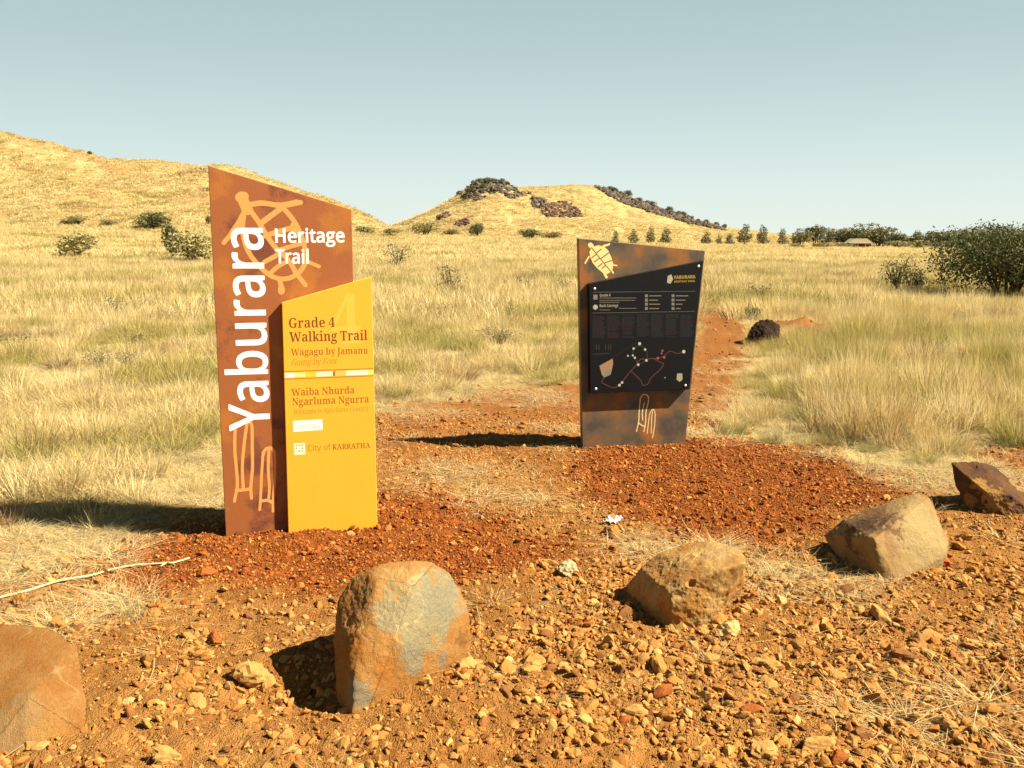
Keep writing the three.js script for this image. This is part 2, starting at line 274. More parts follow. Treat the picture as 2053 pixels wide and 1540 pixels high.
{ // rusted steel board with the black trail map
  const f = signFrame(1168, 902, 11, .42), top = new THREE.Group();
  top.position.set(f.o.x, 0, f.o.z); top.rotation.y = f.th;
  put(top, 'map_sign', 'shorter dark steel sign tapering downwards, carrying a black trail map board', 'sign');
  const low = (a, b, y) => { const t = (y - a[1]) / (b[1] - a[1]); return [lerp(a[0], b[0], t), y]; };
  const c = [f.local(1160, 478), f.local(1413.5, 503), f.local(1374, 889), f.local(1168, 902)];
  const body = [low(c[0], c[3], -.12), low(c[1], c[2], -.12), c[1], c[0]], bb = boxOf(body), P = new Print(f, bb, 0, 620);
  P.noise((x, y) => {
    const a = n2(x * 2.6 + 8, y * 3.2) * .6 + n2(x * 6, y * 6 + 3) * .3 + n2(x * 16, y * 16) * .13 + n2(x * 50, y * 50) * .08;
    let k = mix3([96, 75, 54], [66, 56, 48], sm(-.1, .7, a)); k = mix3(k, [152, 86, 26], .85 * sm(.1, -.75, a + .35 * n2(x * 1.1 + 4, y * 1.6))); return k;
  });
  const z3 = (p) => p.map(([x, y]) => [1140 + x / 6.417, 460 + y / 6.417]), z4 = (p) => p.map(([x, y]) => [1140 + x / 6.159, 670 + y / 6.159]);
  const cream = '#ecd08c', L = (p, w, s = cream) => P.line(z3(p), w / 6.417, s), L4 = (p, w, s = cream) => P.line(z4(p), w / 6.159, s);
  P.poly(z3([[300, 230], [370, 205], [450, 215], [510, 270], [550, 360], [578, 450], [560, 530], [500, 575], [440, 560], [370, 500], [310, 430], [278, 350], [268, 290]]), cream);
  L([[280, 200], [295, 215]], 62); L([[455, 210], [490, 205], [522, 190]], 26); L([[262, 350], [235, 395], [215, 432]], 20); L([[450, 540], [475, 590], [488, 614]], 34); L([[585, 460], [618, 464]], 18); L([[545, 520], [575, 558]], 20);
  const dk = '#6b5940'; L([[295, 235], [420, 395], [550, 548]], 13, dk); for (const q of [[[362, 300], [420, 255]], [[420, 372], [520, 300]], [[470, 430], [555, 400]], [[430, 500], [470, 470]], [[300, 365], [355, 320]], [[330, 420], [395, 370]], [[380, 480], [430, 440]]]) L(q, 14, dk);
  const fig = [[[[885, 800], [905, 750], [950, 740], [990, 770], [985, 850], [950, 960], [955, 1080], [930, 1200]], 14], [[[885, 800], [870, 950], [868, 1080], [838, 1200]], 14], [[[935, 850], [905, 960], [915, 1060]], 14], [[[860, 1090], [890, 1120], [940, 1140]], 16], [[[1000, 990], [1025, 925], [1060, 930], [1070, 1000], [1060, 1150], [1035, 1280]], 12], [[[1000, 990], [985, 1100], [970, 1225]], 12], [[[1035, 950], [1022, 1080], [1020, 1220]], 12]];
  for (const [p, w] of fig) L4(p, w, '#dcc08a');
  part(top, 'rusted_panel', panelGeo(body, -.06, 0, bb), new THREE.MeshStandardMaterial({ map: P.texture(), roughness: .6, metalness: .15, bumpMap: relief, bumpScale: .0008 }));
  const ZP = .062, bd = [f.local(1184, 789, ZP), f.local(1382.5, 781, ZP), f.local(1410, 523, ZP), f.local(1181.5, 569, ZP)], bx = boxOf(bd), M = new Print(f, bx, ZP, 1000);
  M.fill('#0b0d12');
  const W = (p, w, s) => M.line(z3(p), w / 6.417, s), W4 = (p, w, s) => M.line(z4(p), w / 6.159, s), t3 = (s, x0, y0, x1, y1, cap, font, st) => { const [[a, b], [cc, d]] = z3([[x0, y0], [x1, y1]]); M.text(s, a, b, cc, d, cap / 6.417, font, st); };
  W([[312, 808], [1628, 796]], 7, '#6f6b5f'); W([[312, 1076], [1620, 1054]], 7, '#6f6b5f');
  t3('YABURARA', 1352, 640, 1632, 630, 44, SANSB, '#e8bf52'); t3('HERITAGE TRAIL', 1352, 685, 1628, 676, 26, SANSB, '#d9b04a');
  M.poly(z3([[1275, 600], [1322, 578], [1345, 640], [1310, 700], [1265, 685]]), '#d8d2b4');
  t3('Grade 4', 398, 866, 540, 862, 34, SANSB, '#cdc4a6'); t3('Rock Carvings', 396, 1000, 638, 996, 36, SANSB, '#cdc4a6');
  M.poly(z3([[318, 840], [372, 838], [372, 902], [318, 904]]), '#9a9482'); M.dot(...z3([[345, 1000]])[0], 5, '#d9d2b8');
  const grey = '#8c8474'; const squig = (x, y, w, h, st, seed) => { const r = rng(seed); let q = x; while (q < x + w) { const l = 10 + 34 * r(); W([[q, y], [Math.min(q + l, x + w), y]], h, st); q += l + 9; } };
  squig(400, 882, 470, 9, grey, 1); squig(400, 912, 450, 9, grey, 2); squig(400, 938, 250, 9, grey, 3); squig(650, 1015, 220, 9, grey, 4); squig(400, 1036, 130, 9, grey, 5);
  for (let i = 0; i < 4; i++) { const y = [855, 910, 962, 1018][i]; for (const [x, w] of [[1000, [145, 105, 130, 125][i]], [1342, [150, 115, 75, 55][i]]]) { M.poly(z3([[x - 18, y - 20], [x + 20, y - 20], [x + 20, y + 18], [x - 18, y + 18]]), '#989280'); squig(x + 42, y, w, 11, '#a59d88', 20 + i + w); } }
  for (let k = 0; k < 7; k++) { const x = [310, 500, 690, 880, 1065, 1252, 1440][k], r = rng(90 + k); for (let y = 1106; y < 1400; y += 13) if (r() > .08) squig(x, y - (x - 310) * .012, 120 + 50 * r(), 4, r() > .9 ? '#6a3038' : r() > .93 ? '#3a5a48' : '#48434a', 300 + y + k * 31); }
  const trail = '#7a3b2a'; W4([[560, 290], [690, 190], [820, 110]], 4, '#4a2530');
  W4([[440, 535], [390, 590], [450, 620], [560, 675], [640, 615], [700, 540], [770, 450], [830, 395], [880, 300], [960, 315], [1040, 290], [1130, 350], [1190, 365], [1100, 470], [1010, 540], [985, 620], [910, 640], [905, 580], [770, 455]], 12, trail); W4([[1060, 300], [1180, 290], [1240, 195], [1330, 245], [1410, 225]], 10, trail);
  W4([[800, 180], [875, 120], [945, 190], [980, 250], [960, 325], [860, 380], [815, 290], [790, 265], [800, 180]], 7, '#3c5a48');
  M.poly(z4([[380, 390], [545, 300], [550, 370], [520, 500], [440, 535], [410, 500]]), '#c99a72'); M.poly(z4([[440, 450], [520, 430], [515, 500], [440, 530]]), '#9aa08a');
  for (const [x, y, r, s] of [[877, 118, 20, '#e6eee0'], [803, 178, 16, '#d8e4cc'], [945, 190, 16, '#dfe8d2'], [733, 268, 13, '#cfd8c6'], [793, 263, 13, '#d8e4cc'], [818, 292, 15, '#d8e4cc'], [960, 325, 17, '#e0e6c0'], [860, 378, 17, '#e0e6c0'], [1158, 205, 16, '#c8465a'], [1148, 238, 14, '#c8465a'], [1102, 296, 17, '#d05868'], [1180, 286, 17, '#d05868'], [1422, 216, 22, '#e8eedc'], [628, 630, 18, '#e8dccc'], [660, 598, 17, '#e8dccc'], [1190, 538, 9, '#b8b8a8']]) M.dot(...z4([[x, y]])[0], r / 6.159, s);
  M.poly(z4([[1340, 485], [1405, 485], [1405, 565], [1370, 590], [1332, 560]]), '#c9c49a'); W4([[300, 250], [500, 238]], 6, '#55514c'); for (const x of [345, 375, 455, 490, 520]) W4([[x, 130], [x, 190]], 8, '#4c4a44');
  M.fill('rgba(11, 13, 18, .28)');
  const board = part(top, 'map_board', panelGeo(bd, .002, ZP, bx, .002), new THREE.MeshPhysicalMaterial({ map: M.texture(), roughness: .5, specularIntensity: .35 }));
  board.userData.label = 'black printed trail map board with white and coloured route marks';
  const bolt = new THREE.SphereGeometry(.011, 12, 8).scale(1, 1, .5), bm = std([.75, .74, .70], .35, { metalness: .6 });
  for (const [x, y] of [[1192, 579], [1400.5, 534], [1194.5, 780], [1374, 773]]) { const [u, v] = f.local(x, y, ZP); part(board, 'bolt', bolt, bm).position.set(u, v, ZP + .001); }
}
console.log('signs');

// ------------------------------------------------------------------ boulders
function boulder(name, label, D, pts, o) {
  const P = pts.map(([x, y, d]) => atDepth(x, y, D - d)), all = P.map((p) => p.clone());
  for (const i of o.base ?? []) all.push(P[i].clone().add(V(0, -.16, 0)));
  for (const [x, y, z] of o.extra ?? []) all.push(V(x, y, z));
  const hull = new ConvexHull().setFromPoints(all), c = new THREE.Vector3(); for (const p of all) c.addScaledVector(p, 1 / all.length);
  const planes = []; for (const f of hull.faces) { const h = f.normal.dot(f.midpoint) - f.normal.dot(c); if (h > 1e-4 && !planes.some((q) => q.n.dot(f.normal) > .997 && Math.abs(q.h - h) < .02)) planes.push({ n: f.normal.clone(), h }); }
  const K = o.round ?? 22, g = new THREE.IcosahedronGeometry(1, o.detail ?? 74), pa = g.attributes.position, d = new THREE.Vector3(), side = new Uint8Array(pa.count), cs = c.clone().multiplyScalar(5);
  for (let i = 0; i < pa.count; i++) {
    d.fromBufferAttribute(pa, i).normalize();
    let s = 0, most = 0; for (const q of planes) { const k = q.n.dot(d) / q.h; if (k > 0) s += Math.pow(k, K); if (k > most) { most = k; const [nx, ny, nz] = q.n.toArray().map(Math.abs); side[i] = nx > ny && nx > nz ? 0 : ny > nz ? 1 : 2; } }
    let r = Math.pow(s, -1 / K); const x = d.x * r + cs.x, y = d.y * r + cs.y, z = d.z * r + cs.z, q = o.rough ?? 1;
    r *= 1 + q * (.035 * n3(x * 5, y * 5, z * 5) + .014 * n3(x * 14, y * 14, z * 14) + .008 * n3(x * 40, y * 40, z * 40) + .0045 * n3(x * 95, y * 95, z * 95) + .0025 * n3(x * 210, y * 210, z * 210) - .012 * sm(.55, .75, Math.abs(n3(x * 9 + 3, y * 9, z * 9))));
    for (const [bx, by, bd, br] of o.dents ?? []) {
      const b = atDepth(bx, by, D - bd).sub(c), pr = b.dot(d), bq = br * (1 + .03 * n3(d.x * 4, d.y * 4, d.z * 4)), m = pr * pr - b.lengthSq() + bq * bq; if (m > 0 && pr > 0) { const t = pr - Math.sqrt(m); if (t > 0 && t < r) r = t; }
    }
    pa.setXYZ(i, d.x * r + c.x, d.y * r + c.y, d.z * r + c.z);
  }
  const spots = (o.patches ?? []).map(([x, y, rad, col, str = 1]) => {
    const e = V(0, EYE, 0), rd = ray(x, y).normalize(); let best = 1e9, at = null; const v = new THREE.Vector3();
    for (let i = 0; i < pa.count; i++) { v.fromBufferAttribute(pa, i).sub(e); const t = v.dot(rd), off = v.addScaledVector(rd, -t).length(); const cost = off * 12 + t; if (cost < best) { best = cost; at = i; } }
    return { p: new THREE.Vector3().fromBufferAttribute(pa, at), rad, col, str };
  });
  const v = new THREE.Vector3();
  // welded normals so that the subdivided faces shade smoothly
  const key = new Map(), ids = new Int32Array(pa.count); const np = [], sides = []; for (let i = 0; i < pa.count; i++) { const k = pa.getX(i).toFixed(5) + pa.getY(i).toFixed(5) + pa.getZ(i).toFixed(5); let t = key.get(k); if (t === undefined) { t = np.length / 3; key.set(k, t); sides.push(side[i]); np.push(pa.getX(i), pa.getY(i), pa.getZ(i)); } ids[i] = t; }
  const w = new THREE.BufferGeometry(); w.setAttribute('position', new THREE.Float32BufferAttribute(np, 3)); w.setIndex(new THREE.BufferAttribute(Uint32Array.from(ids), 1)); w.computeVertexNormals();
  colours(w, (i) => {
    v.fromBufferAttribute(w.attributes.position, i);
    const a = n3(v.x * 7 + 20, v.y * 7, v.z * 7), b = n3(v.x * 24, v.y * 24, v.z * 24 + 9), e = n3(v.x * 70, v.y * 70, v.z * 70), f = n3(v.x * 130, v.y * 130, v.z * 130);
    let q = mix3(o.a, o.b, clamp(.5 + .55 * a + .3 * b, 0, 1));
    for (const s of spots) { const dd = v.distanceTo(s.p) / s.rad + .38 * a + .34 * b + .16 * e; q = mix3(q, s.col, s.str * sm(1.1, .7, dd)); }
    const vein = sm(.05, .012, Math.abs(n3(v.x * 6 + 50, v.y * 9, v.z * 6))) * sm(-.1, .4, n3(v.x * 3, v.y * 3, v.z * 3 + 30)); q = mix3(q, o.vein ?? [.46, .34, .17], vein * .55);
    const m = 1 + .10 * e + .09 * f; return [q[0] * m, q[1] * m, q[2] * m];
  });
  w.translate(-c.x, 0, -c.z);
  const uvs = new Float32Array(w.attributes.position.count * 2); for (let i = 0; i < uvs.length / 2; i++) { const p = w.attributes.position; uvs[i * 2] = (sides[i] === 0 ? p.getZ(i) : p.getX(i)) / .3; uvs[i * 2 + 1] = (sides[i] === 1 ? p.getZ(i) : p.getY(i)) / .3; } w.setAttribute('uv', new THREE.BufferAttribute(uvs, 2));
  const mesh = new THREE.Mesh(w, new THREE.MeshPhysicalMaterial({ color: lin(.84, .82, .82), specularIntensity: .25, vertexColors: true, roughness: .95, bumpMap: relief, bumpScale: .006 }));
  mesh.position.set(c.x, 0, c.z);
  return put(mesh, name, label, 'boulder', 'boulders lining the trailhead');
}
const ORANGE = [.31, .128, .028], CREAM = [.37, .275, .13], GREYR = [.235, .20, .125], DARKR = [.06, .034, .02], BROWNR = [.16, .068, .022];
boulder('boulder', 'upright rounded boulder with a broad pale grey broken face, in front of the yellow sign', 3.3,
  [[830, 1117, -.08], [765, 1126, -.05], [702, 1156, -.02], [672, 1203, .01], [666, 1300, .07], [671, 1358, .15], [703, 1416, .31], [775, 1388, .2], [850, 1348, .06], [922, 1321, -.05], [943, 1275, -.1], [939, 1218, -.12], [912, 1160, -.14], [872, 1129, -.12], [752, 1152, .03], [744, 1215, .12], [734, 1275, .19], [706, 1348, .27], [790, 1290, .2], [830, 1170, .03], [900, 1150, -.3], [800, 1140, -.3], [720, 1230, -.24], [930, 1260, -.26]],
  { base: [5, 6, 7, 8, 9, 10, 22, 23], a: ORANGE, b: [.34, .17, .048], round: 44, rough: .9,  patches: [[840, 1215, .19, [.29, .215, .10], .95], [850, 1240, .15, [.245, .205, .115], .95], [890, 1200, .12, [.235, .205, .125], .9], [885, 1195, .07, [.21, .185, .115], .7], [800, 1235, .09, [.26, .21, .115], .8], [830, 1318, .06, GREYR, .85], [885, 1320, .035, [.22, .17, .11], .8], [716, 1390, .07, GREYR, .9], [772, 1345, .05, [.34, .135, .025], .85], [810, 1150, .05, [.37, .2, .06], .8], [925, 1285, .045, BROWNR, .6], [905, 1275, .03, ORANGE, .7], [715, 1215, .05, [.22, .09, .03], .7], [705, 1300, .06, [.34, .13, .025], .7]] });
boulder('boulder', 'low overhanging boulder with an undercut shaded end and worn pale top', 3.86,
  [[1253, 1180, -.2], [1258, 1232, -.13], [1292, 1250, -.03], [1348, 1252, .18], [1395, 1243, .10], [1432, 1227, -.08], [1485, 1186, -.06], [1496, 1132, .12], [1495, 1112, .02], [1478, 1096, -.1], [1430, 1088, -.16], [1395, 1086, -.2], [1330, 1104, -.2], [1282, 1137, -.18], [1345, 1190, .18], [1418, 1152, .17], [1300, 1180, -.3], [1460, 1160, -.28]],
  { base: [1, 2, 3, 4, 16], a: [.38, .168, .042], b: [.46, .29, .105], round: 90, rough: 1.1, dents: [[1385, 1168, .17, .022]],  patches: [[1440, 1108, .1, CREAM, .5], [1385, 1115, .03, BROWNR, .45], [1320, 1120, .02, DARKR, .5], [1390, 1215, .06, [.42, .2, .045], .8]] });
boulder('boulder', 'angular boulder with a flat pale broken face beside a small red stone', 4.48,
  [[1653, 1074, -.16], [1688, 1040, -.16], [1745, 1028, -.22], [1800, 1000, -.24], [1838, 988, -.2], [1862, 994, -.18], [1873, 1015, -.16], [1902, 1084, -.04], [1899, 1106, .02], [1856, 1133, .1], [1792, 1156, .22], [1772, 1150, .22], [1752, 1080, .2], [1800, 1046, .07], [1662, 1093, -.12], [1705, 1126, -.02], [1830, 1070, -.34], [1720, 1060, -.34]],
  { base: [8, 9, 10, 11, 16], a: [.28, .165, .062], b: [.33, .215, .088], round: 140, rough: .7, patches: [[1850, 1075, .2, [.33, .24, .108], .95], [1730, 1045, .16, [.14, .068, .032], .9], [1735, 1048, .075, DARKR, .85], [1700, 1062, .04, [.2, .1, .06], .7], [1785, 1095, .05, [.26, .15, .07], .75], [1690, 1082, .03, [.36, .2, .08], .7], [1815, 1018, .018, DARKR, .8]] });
boulder('boulder', 'dark leaning slab boulder with ochre streaks at the edge of the grass', 5.42,
  [[1903, 925, -.12], [1946, 938, -.08], [1956, 923, -.12], [1992, 936, -.1], [2030, 963, -.06], [2066, 1000, .02], [2064, 1024, .12], [2015, 1032, .14], [1962, 1030, .06], [1934, 1004, -.02], [1914, 968, -.07], [1975, 985, .08], [2032, 996, .12], [1940, 950, -.26], [2040, 985, -.26]],
  { base: [6, 7, 8, 14], a: [.14, .066, .026], b: [.085, .043, .025], round: 90, rough: 1.3,  patches: [[1985, 995, .07, [.38, .2, .055], .9], [1960, 970, .05, [.36, .19, .05], .85], [1945, 1000, .04, [.33, .16, .045], .85], [2020, 1015, .05, [.3, .15, .045], .8], [2040, 970, .06, [.33, .19, .07], .8]] });
boulder('boulder', 'broad flat topped ochre boulder with pale scratches, leaning over loose gravel', 2.92,
  [[-150, 1262, -.28], [-40, 1250, -.28], [60, 1252, -.26], [118, 1266, -.23], [152, 1295, -.17], [166, 1345, -.08], [176, 1405, .0], [172, 1470, .08], [125, 1512, .13], [40, 1532, .2], [-70, 1560, .24], [-200, 1540, .2], [-230, 1380, -.05], [60, 1400, .075]],
  { base: [0, 1, 12], a: [.25, .10, .023], b: [.29, .145, .043], round: 50, rough: .6, vein: [.36, .25, .12], patches: [[60, 1300, .08, [.27, .115, .027], .6], [110, 1300, .05, [.28, .125, .03], .6], [40, 1450, .1, [.29, .19, .085], .6], [100, 1470, .05, [.34, .175, .042], .6]] });
boulder('boulder', 'dark brown boulder standing beside the walking track', 14.75,
  [[1496, 692, .1], [1496, 670, .08], [1508, 658, .05], [1520, 642, -.05], [1543, 639, -.1], [1562, 652, -.1], [1566, 680, -.05], [1556, 694, .12], [1525, 696, .26], [1534, 668, .2], [1530, 650, -.4], [1560, 670, -.35]],
  { base: [0, 6, 7, 8, 10, 11], a: [.02, .010, .007], b: [.04, .018, .011], round: 40, rough: 3, detail: 30, vein: [.06, .03, .015] });
console.log('boulders');

// ------------------------------------------------------------------ loose stones
function stoneGeo(seed, det = 1, rough = 0) {
  const r = rng(seed), g = new THREE.IcosahedronGeometry(1, det), p = g.attributes.position, pl = [], d = new THREE.Vector3();
  for (let i = 0; i < 8; i++) { const u = V(r() * 2 - 1, r() * 2 - 1, r() * 2 - 1).normalize(); pl.push([u, .4 + .42 * r()]); }
  const sx = 1.05 + .6 * r(), sy = .62 + .4 * r(), sz = .85 + .35 * r();
  for (let i = 0; i < p.count; i++) { d.fromBufferAttribute(p, i).normalize(); let q = 1.05; for (const [u, h] of pl) { const k = u.dot(d); if (k > 0) q = Math.min(q, h / k); } q *= 1 + rough * (.09 * n3(d.x * 2.3 + seed, d.y * 2.3, d.z * 2.3) + .05 * n3(d.x * 6, d.y * 6 + seed, d.z * 6)); p.setXYZ(i, d.x * q * sx, d.y * q * sy, d.z * q * sz); }
  g.computeVertexNormals(); return g;
}
const stoneGeos = [0, 1, 2, 3, 4, 5, 6].map((i) => stoneGeo(100 + i, 1, .6)), midStoneGeos = [0, 1, 2, 3, 4, 5, 6, 7, 8].map((i) => stoneGeo(150 + i, 3, 1)), bigStoneGeos = [0, 1, 2, 3, 4, 5].map((i) => stoneGeo(300 + i, 6, 1.1)), gritGeos = [0, 1, 2].map((i) => stoneGeo(200 + i, 0));
const STONE = [
  { name: 'tan', c: [.39, .205, .06], word: 'tan' },
  { name: 'ochre', c: [.36, .16, .039], word: 'orange ochre' },
  { name: 'pale', c: [.43, .285, .112], word: 'pale cream' },
  { name: 'brown', c: [.19, .08, .027], word: 'dark brown' },
  { name: 'red', c: [.27, .078, .018], word: 'brick red' },
];
for (const s of STONE) s.m = std(s.c, .95, { bumpMap: relief, bumpScale: .002 });
function layStone(geo, mat, x, z, s, r, sink = .08) {
  const m = new THREE.Mesh(geo, mat); m.scale.set(s, s * (.8 + .4 * r()), s); m.rotation.set((r() - .5) * 1.3, r() * 6.28, (r() - .5) * 1.3); m.position.set(x, ground(x, z) + s * sink, z); return m;
}
{ // the ones that stand out
  const r = rng(71), one = (px, py, wpx, mat, label, g = 0) => { const p = onFlat(px, py), s = wpx / F * Math.hypot(p.z, EYE) / 2; put(layStone(bigStoneGeos[g], mat, p.x, p.z, s, r), 'stone', label, 'stone'); };
  one(1893, 1124, 42, std([.36, .07, .02], .95), 'rounded brick red stone tucked against the angular pale faced boulder', 1);
  one(1452, 1262, 52, STONE[2].m, 'pale cream stone below the undercut end of the overhanging boulder', 2);
  one(500, 1352, 64, STONE[0].m, 'flat tan stone at the tip of the upright boulder\'s shadow', 3);
  one(427, 1283, 36, STONE[4].m, 'red brown stone on bare sand behind the upright boulder\'s shadow', 4);
  one(1140, 1148, 40, std([.36, .29, .155], .95), 'grey flat stone at the edge of the red gravel by the yellow sign', 5);
  one(340, 1522, 60, STONE[0].m, 'broad tan stone beside the flat topped ochre boulder', 0);
  one(1160, 1378, 56, STONE[1].m, 'large ochre stone in front of the overhanging boulder, apart from the rest', 2);
  one(1640, 1500, 60, STONE[0].m, 'large tan stone in front of the straw patch', 4);
}
const inRock = [[805, 1300, .3], [1375, 1200, .28], [1790, 1110, .32], [1985, 1000, .3], [40, 1400, .42]].map(([x, y, r]) => { const p = onFlat(x, y); return [p.x, p.z, r]; });
const ROCKS = ['upright grey faced', 'undercut overhanging', 'angular pale faced', 'dark leaning slab', 'flat topped ochre'];
const clear = (x, z, k = 1) => !inRock.some(([a, b, r]) => Math.hypot(x - a, z - b) < r * k);
const rubble = (x, z) => {              // how stony the ground is, 0 to 1
  const hx = CX + (x / -z) * F, d = -z; return clamp((.13 + .15 * sm(500, 900, hx) + .72 * sm(850, 1250, hx) * sm(4.6, 3.9, d) + .22 * sm(4.3, 3.0, d)) * (.62 + .55 * n2(x * 1.6, z * 1.6)), .04, 1);
};
{
  const r = rng(72); let n = 0, tries = 0;
  while (n < 285 && tries++ < 20000) {
    const d = lerp(2.35, 5.2, r() ** 1.1), x = (r() * 2 - 1) * d * .56, z = -d, q = zones(x, z);
    if (q.bare < .1 || !clear(x, z, .85) || r() > rubble(x, z) * (1 - .95 * q.red) * 1.1) continue;
    const k = q.red > .5 ? 4 : [0, 0, 1, 1, 1, 2, 3, 0, 1, 0, 1, 4, 0, 1, 1, 0, 0, 1][Math.floor(r() * 18)], s = .012 + .022 * r() ** 2.4 + .003 * d;
    let near = 0; inRock.forEach(([a, b], i) => { if (Math.hypot(x - a, z - b) < Math.hypot(x - inRock[near][0], z - inRock[near][1])) near = i; });
    const size = s > .032 ? 'large' : s > .0255 ? 'middling' : 'small', gi = Math.floor(r() * 9);
    put(layStone(midStoneGeos[gi], STONE[k].m, x, z, s, r), 'stone', `${size} ${STONE[k].word} stone loose in the rubble nearest the ${ROCKS[near]} boulder`, 'stone', `${size} ${STONE[k].word} stones by the ${ROCKS[near]} boulder`); n++;
  }
}
const M4 = new THREE.Matrix4(), Q4 = new THREE.Quaternion(), E4 = new THREE.Euler(), S4 = new THREE.Vector3(), P4 = new THREE.Vector3(), C4 = new THREE.Color();
class Swarm {                           // uncountable small matter: one object of instanced copies
  constructor(name, label, category, geos, material) { this.geos = geos; this.lists = geos.map(() => []); this.material = material; this.g = new THREE.Group(); put(this.g, name, label, category, null, 'stuff'); this.part = name + '_clump'; }
  add(i, x, y, z, sx, sy, sz, rx, ry, rz, c) { this.lists[i % this.geos.length].push([x, y, z, sx, sy, sz, rx, ry, rz, c]); }
  done() {
    this.lists.forEach((l, i) => {
      if (!l.length) return;
      const m = new THREE.InstancedMesh(this.geos[i], this.material, l.length); m.name = this.part; m.userData.kind = 'stuff';
      l.forEach((e, k) => { M4.compose(P4.set(e[0], e[1], e[2]), Q4.setFromEuler(E4.set(e[6], e[7], e[8], 'YXZ')), S4.set(e[3], e[4], e[5])); m.setMatrixAt(k, M4); m.setColorAt(k, C4.setRGB(...e[9])); });
      this.g.add(m);
    });
  }
}
{
  const grav = new Swarm('gravel', 'loose orange gravel and grit strewn over the bare ground', 'gravel', [...gritGeos, stoneGeos[0], stoneGeos[2], stoneGeos[4]], new THREE.MeshPhysicalMaterial({ specularIntensity: .2, roughness: 1 })), r = rng(73);
  const pal = [[.37, .18, .05], [.34, .14, .033], [.40, .225, .072], [.19, .075, .024], [.31, .115, .028], [.35, .16, .041], [.37, .18, .05], [.34, .148, .036]], redp = [[.25, .062, .011], [.21, .05, .009], [.29, .09, .019], [.34, .135, .033], [.13, .034, .009], [.27, .078, .015], [.33, .12, .028]];
  const N = 330000;
  for (let i = 0; i < N; i++) {
    const d = Math.sqrt(lerp(1.6 * 1.6, 8.6 * 8.6, r())), x = (r() * 2 - 1) * (d * .58 + 1.6), z = -d, q = zones(x, z);
    if (q.bare < -.15) continue;
    const dens = q.red > .5 ? .9 : rubble(x, z) * 1.1 + .15; if (r() > dens * (1 - .5 * q.straw)) continue;
    const big = r() < (q.red > .5 ? .05 : .24 * lerp(.25, 1, sm(6.5, 4, d))), s = big ? .008 + .013 * r() ** 2 : .0028 + .0062 * r() ** 1.5;
    if (big && !clear(x, z, .8)) continue;
    const c = (r() < q.red * .92 ? redp : pal), k = c[Math.floor(r() * c.length)], v = .8 + .4 * r();
    grav.add(big ? 3 + Math.floor(r() * 3) : Math.floor(r() * 3), x, ground(x, z) + s * .2, z, s, s * (.7 + .5 * r()), s, (r() - .5) * 2, r() * 6.28, (r() - .5) * 2, [k[0] * v, k[1] * v, k[2] * v]);
  }
  for (let i = 0; i < 9000; i++) {       // stones on the track and between the grass farther back
    const d = lerp(7, 18, r()), x = (r() * 2 - 1) * d * .6, z = -d, q = zones(x, z); if (q.bare < -.5 || r() > .6) continue;
    const s = .006 + .03 * r() ** 4, k = pal[Math.floor(r() * pal.length)]; grav.add(Math.floor(r() * 6), x, ground(x, z) + s * .2, z, s, s * .8, s, (r() - .5), r() * 6.28, (r() - .5), [k[0] * .8, k[1] * .75, k[2] * .75]);
  }
  grav.done();
}
console.log('stones');

// ------------------------------------------------------------------ grass
function tuft({ n, h, w, base, lean, droop, seg = 3, seed, flat = 0 }) {
  const r = rng(seed), pos = [], col = [];
  for (let b = 0; b < n; b++) {
    const shade = r() < .12 ? .45 + .2 * r() : .78 + .34 * r(), warm = .94 + .12 * r(), from = pos.length;
    const a = r() * 6.283, br = base * Math.sqrt(r()), bx = Math.cos(a) * br, bz = Math.sin(a) * br, a2 = a + (r() - .5) * 1.6, len = h * (.45 + .55 * r()), ln = lean * (.2 + .9 * r()) + flat * r(), dr = droop * r();
    const tw = r() * 3.14, wx = Math.cos(tw) * w * .5, wz = Math.sin(tw) * w * .5, bend = (r() - .5) * .5;
    let px, py, pz, pw;
    for (let s = 0; s <= seg; s++) {
      const t = s / seg, o = len * (ln * t + dr * t * t), x = bx + Math.cos(a2 + bend * t) * o, z = bz + Math.sin(a2 + bend * t) * o, y = len * t * Math.max(.06, 1 - .45 * ln - .55 * dr * t), ww = 1 - t * .92;
      if (s) { pos.push(px - wx * pw, py, pz - wz * pw, px + wx * pw, py, pz + wz * pw, x + wx * ww, y, z + wz * ww); if (s < seg) pos.push(px - wx * pw, py, pz - wz * pw, x + wx * ww, y, z + wz * ww, x - wx * ww, y, z - wz * ww); }
      px = x; py = y; pz = z; pw = ww;
    }
    for (let k = from; k < pos.length; k += 3) col.push(shade, shade * warm, shade * warm * warm);
  }
  const g = new THREE.BufferGeometry(); g.setAttribute('position', new THREE.Float32BufferAttribute(pos, 3)); g.setAttribute('color', new THREE.Float32BufferAttribute(col, 3)); g.computeVertexNormals(); return g;
}
const grassMat = new THREE.MeshPhysicalMaterial({ vertexColors: true, roughness: .9, transmission: .45, thickness: 0, side: THREE.DoubleSide, specularIntensity: .3 });
const STRAWC = [[.74, .595, .295], [.69, .535, .245], [.78, .645, .35], [.62, .465, .2]], OLIVE = [[.46, .38, .11], [.50, .40, .13], [.38, .32, .10], [.58, .45, .16]], RUDDY = [[.42, .25, .11], [.36, .22, .12]];
const pick = (l, r) => l[Math.floor(r() * l.length)];
const HUMMOCKS = [[2035, 888, .5], [1620, 845, .34], [925, 705, .5], [1090, 692, .45], [390, 925, .25], [1745, 905, .25], [1850, 930, .28]].map(([x, y, r]) => { const p = onFlat(x, y + 6); return [p.x, p.z, r]; });
const isTrack = (x, z) => zones(x, z).bare > 0;
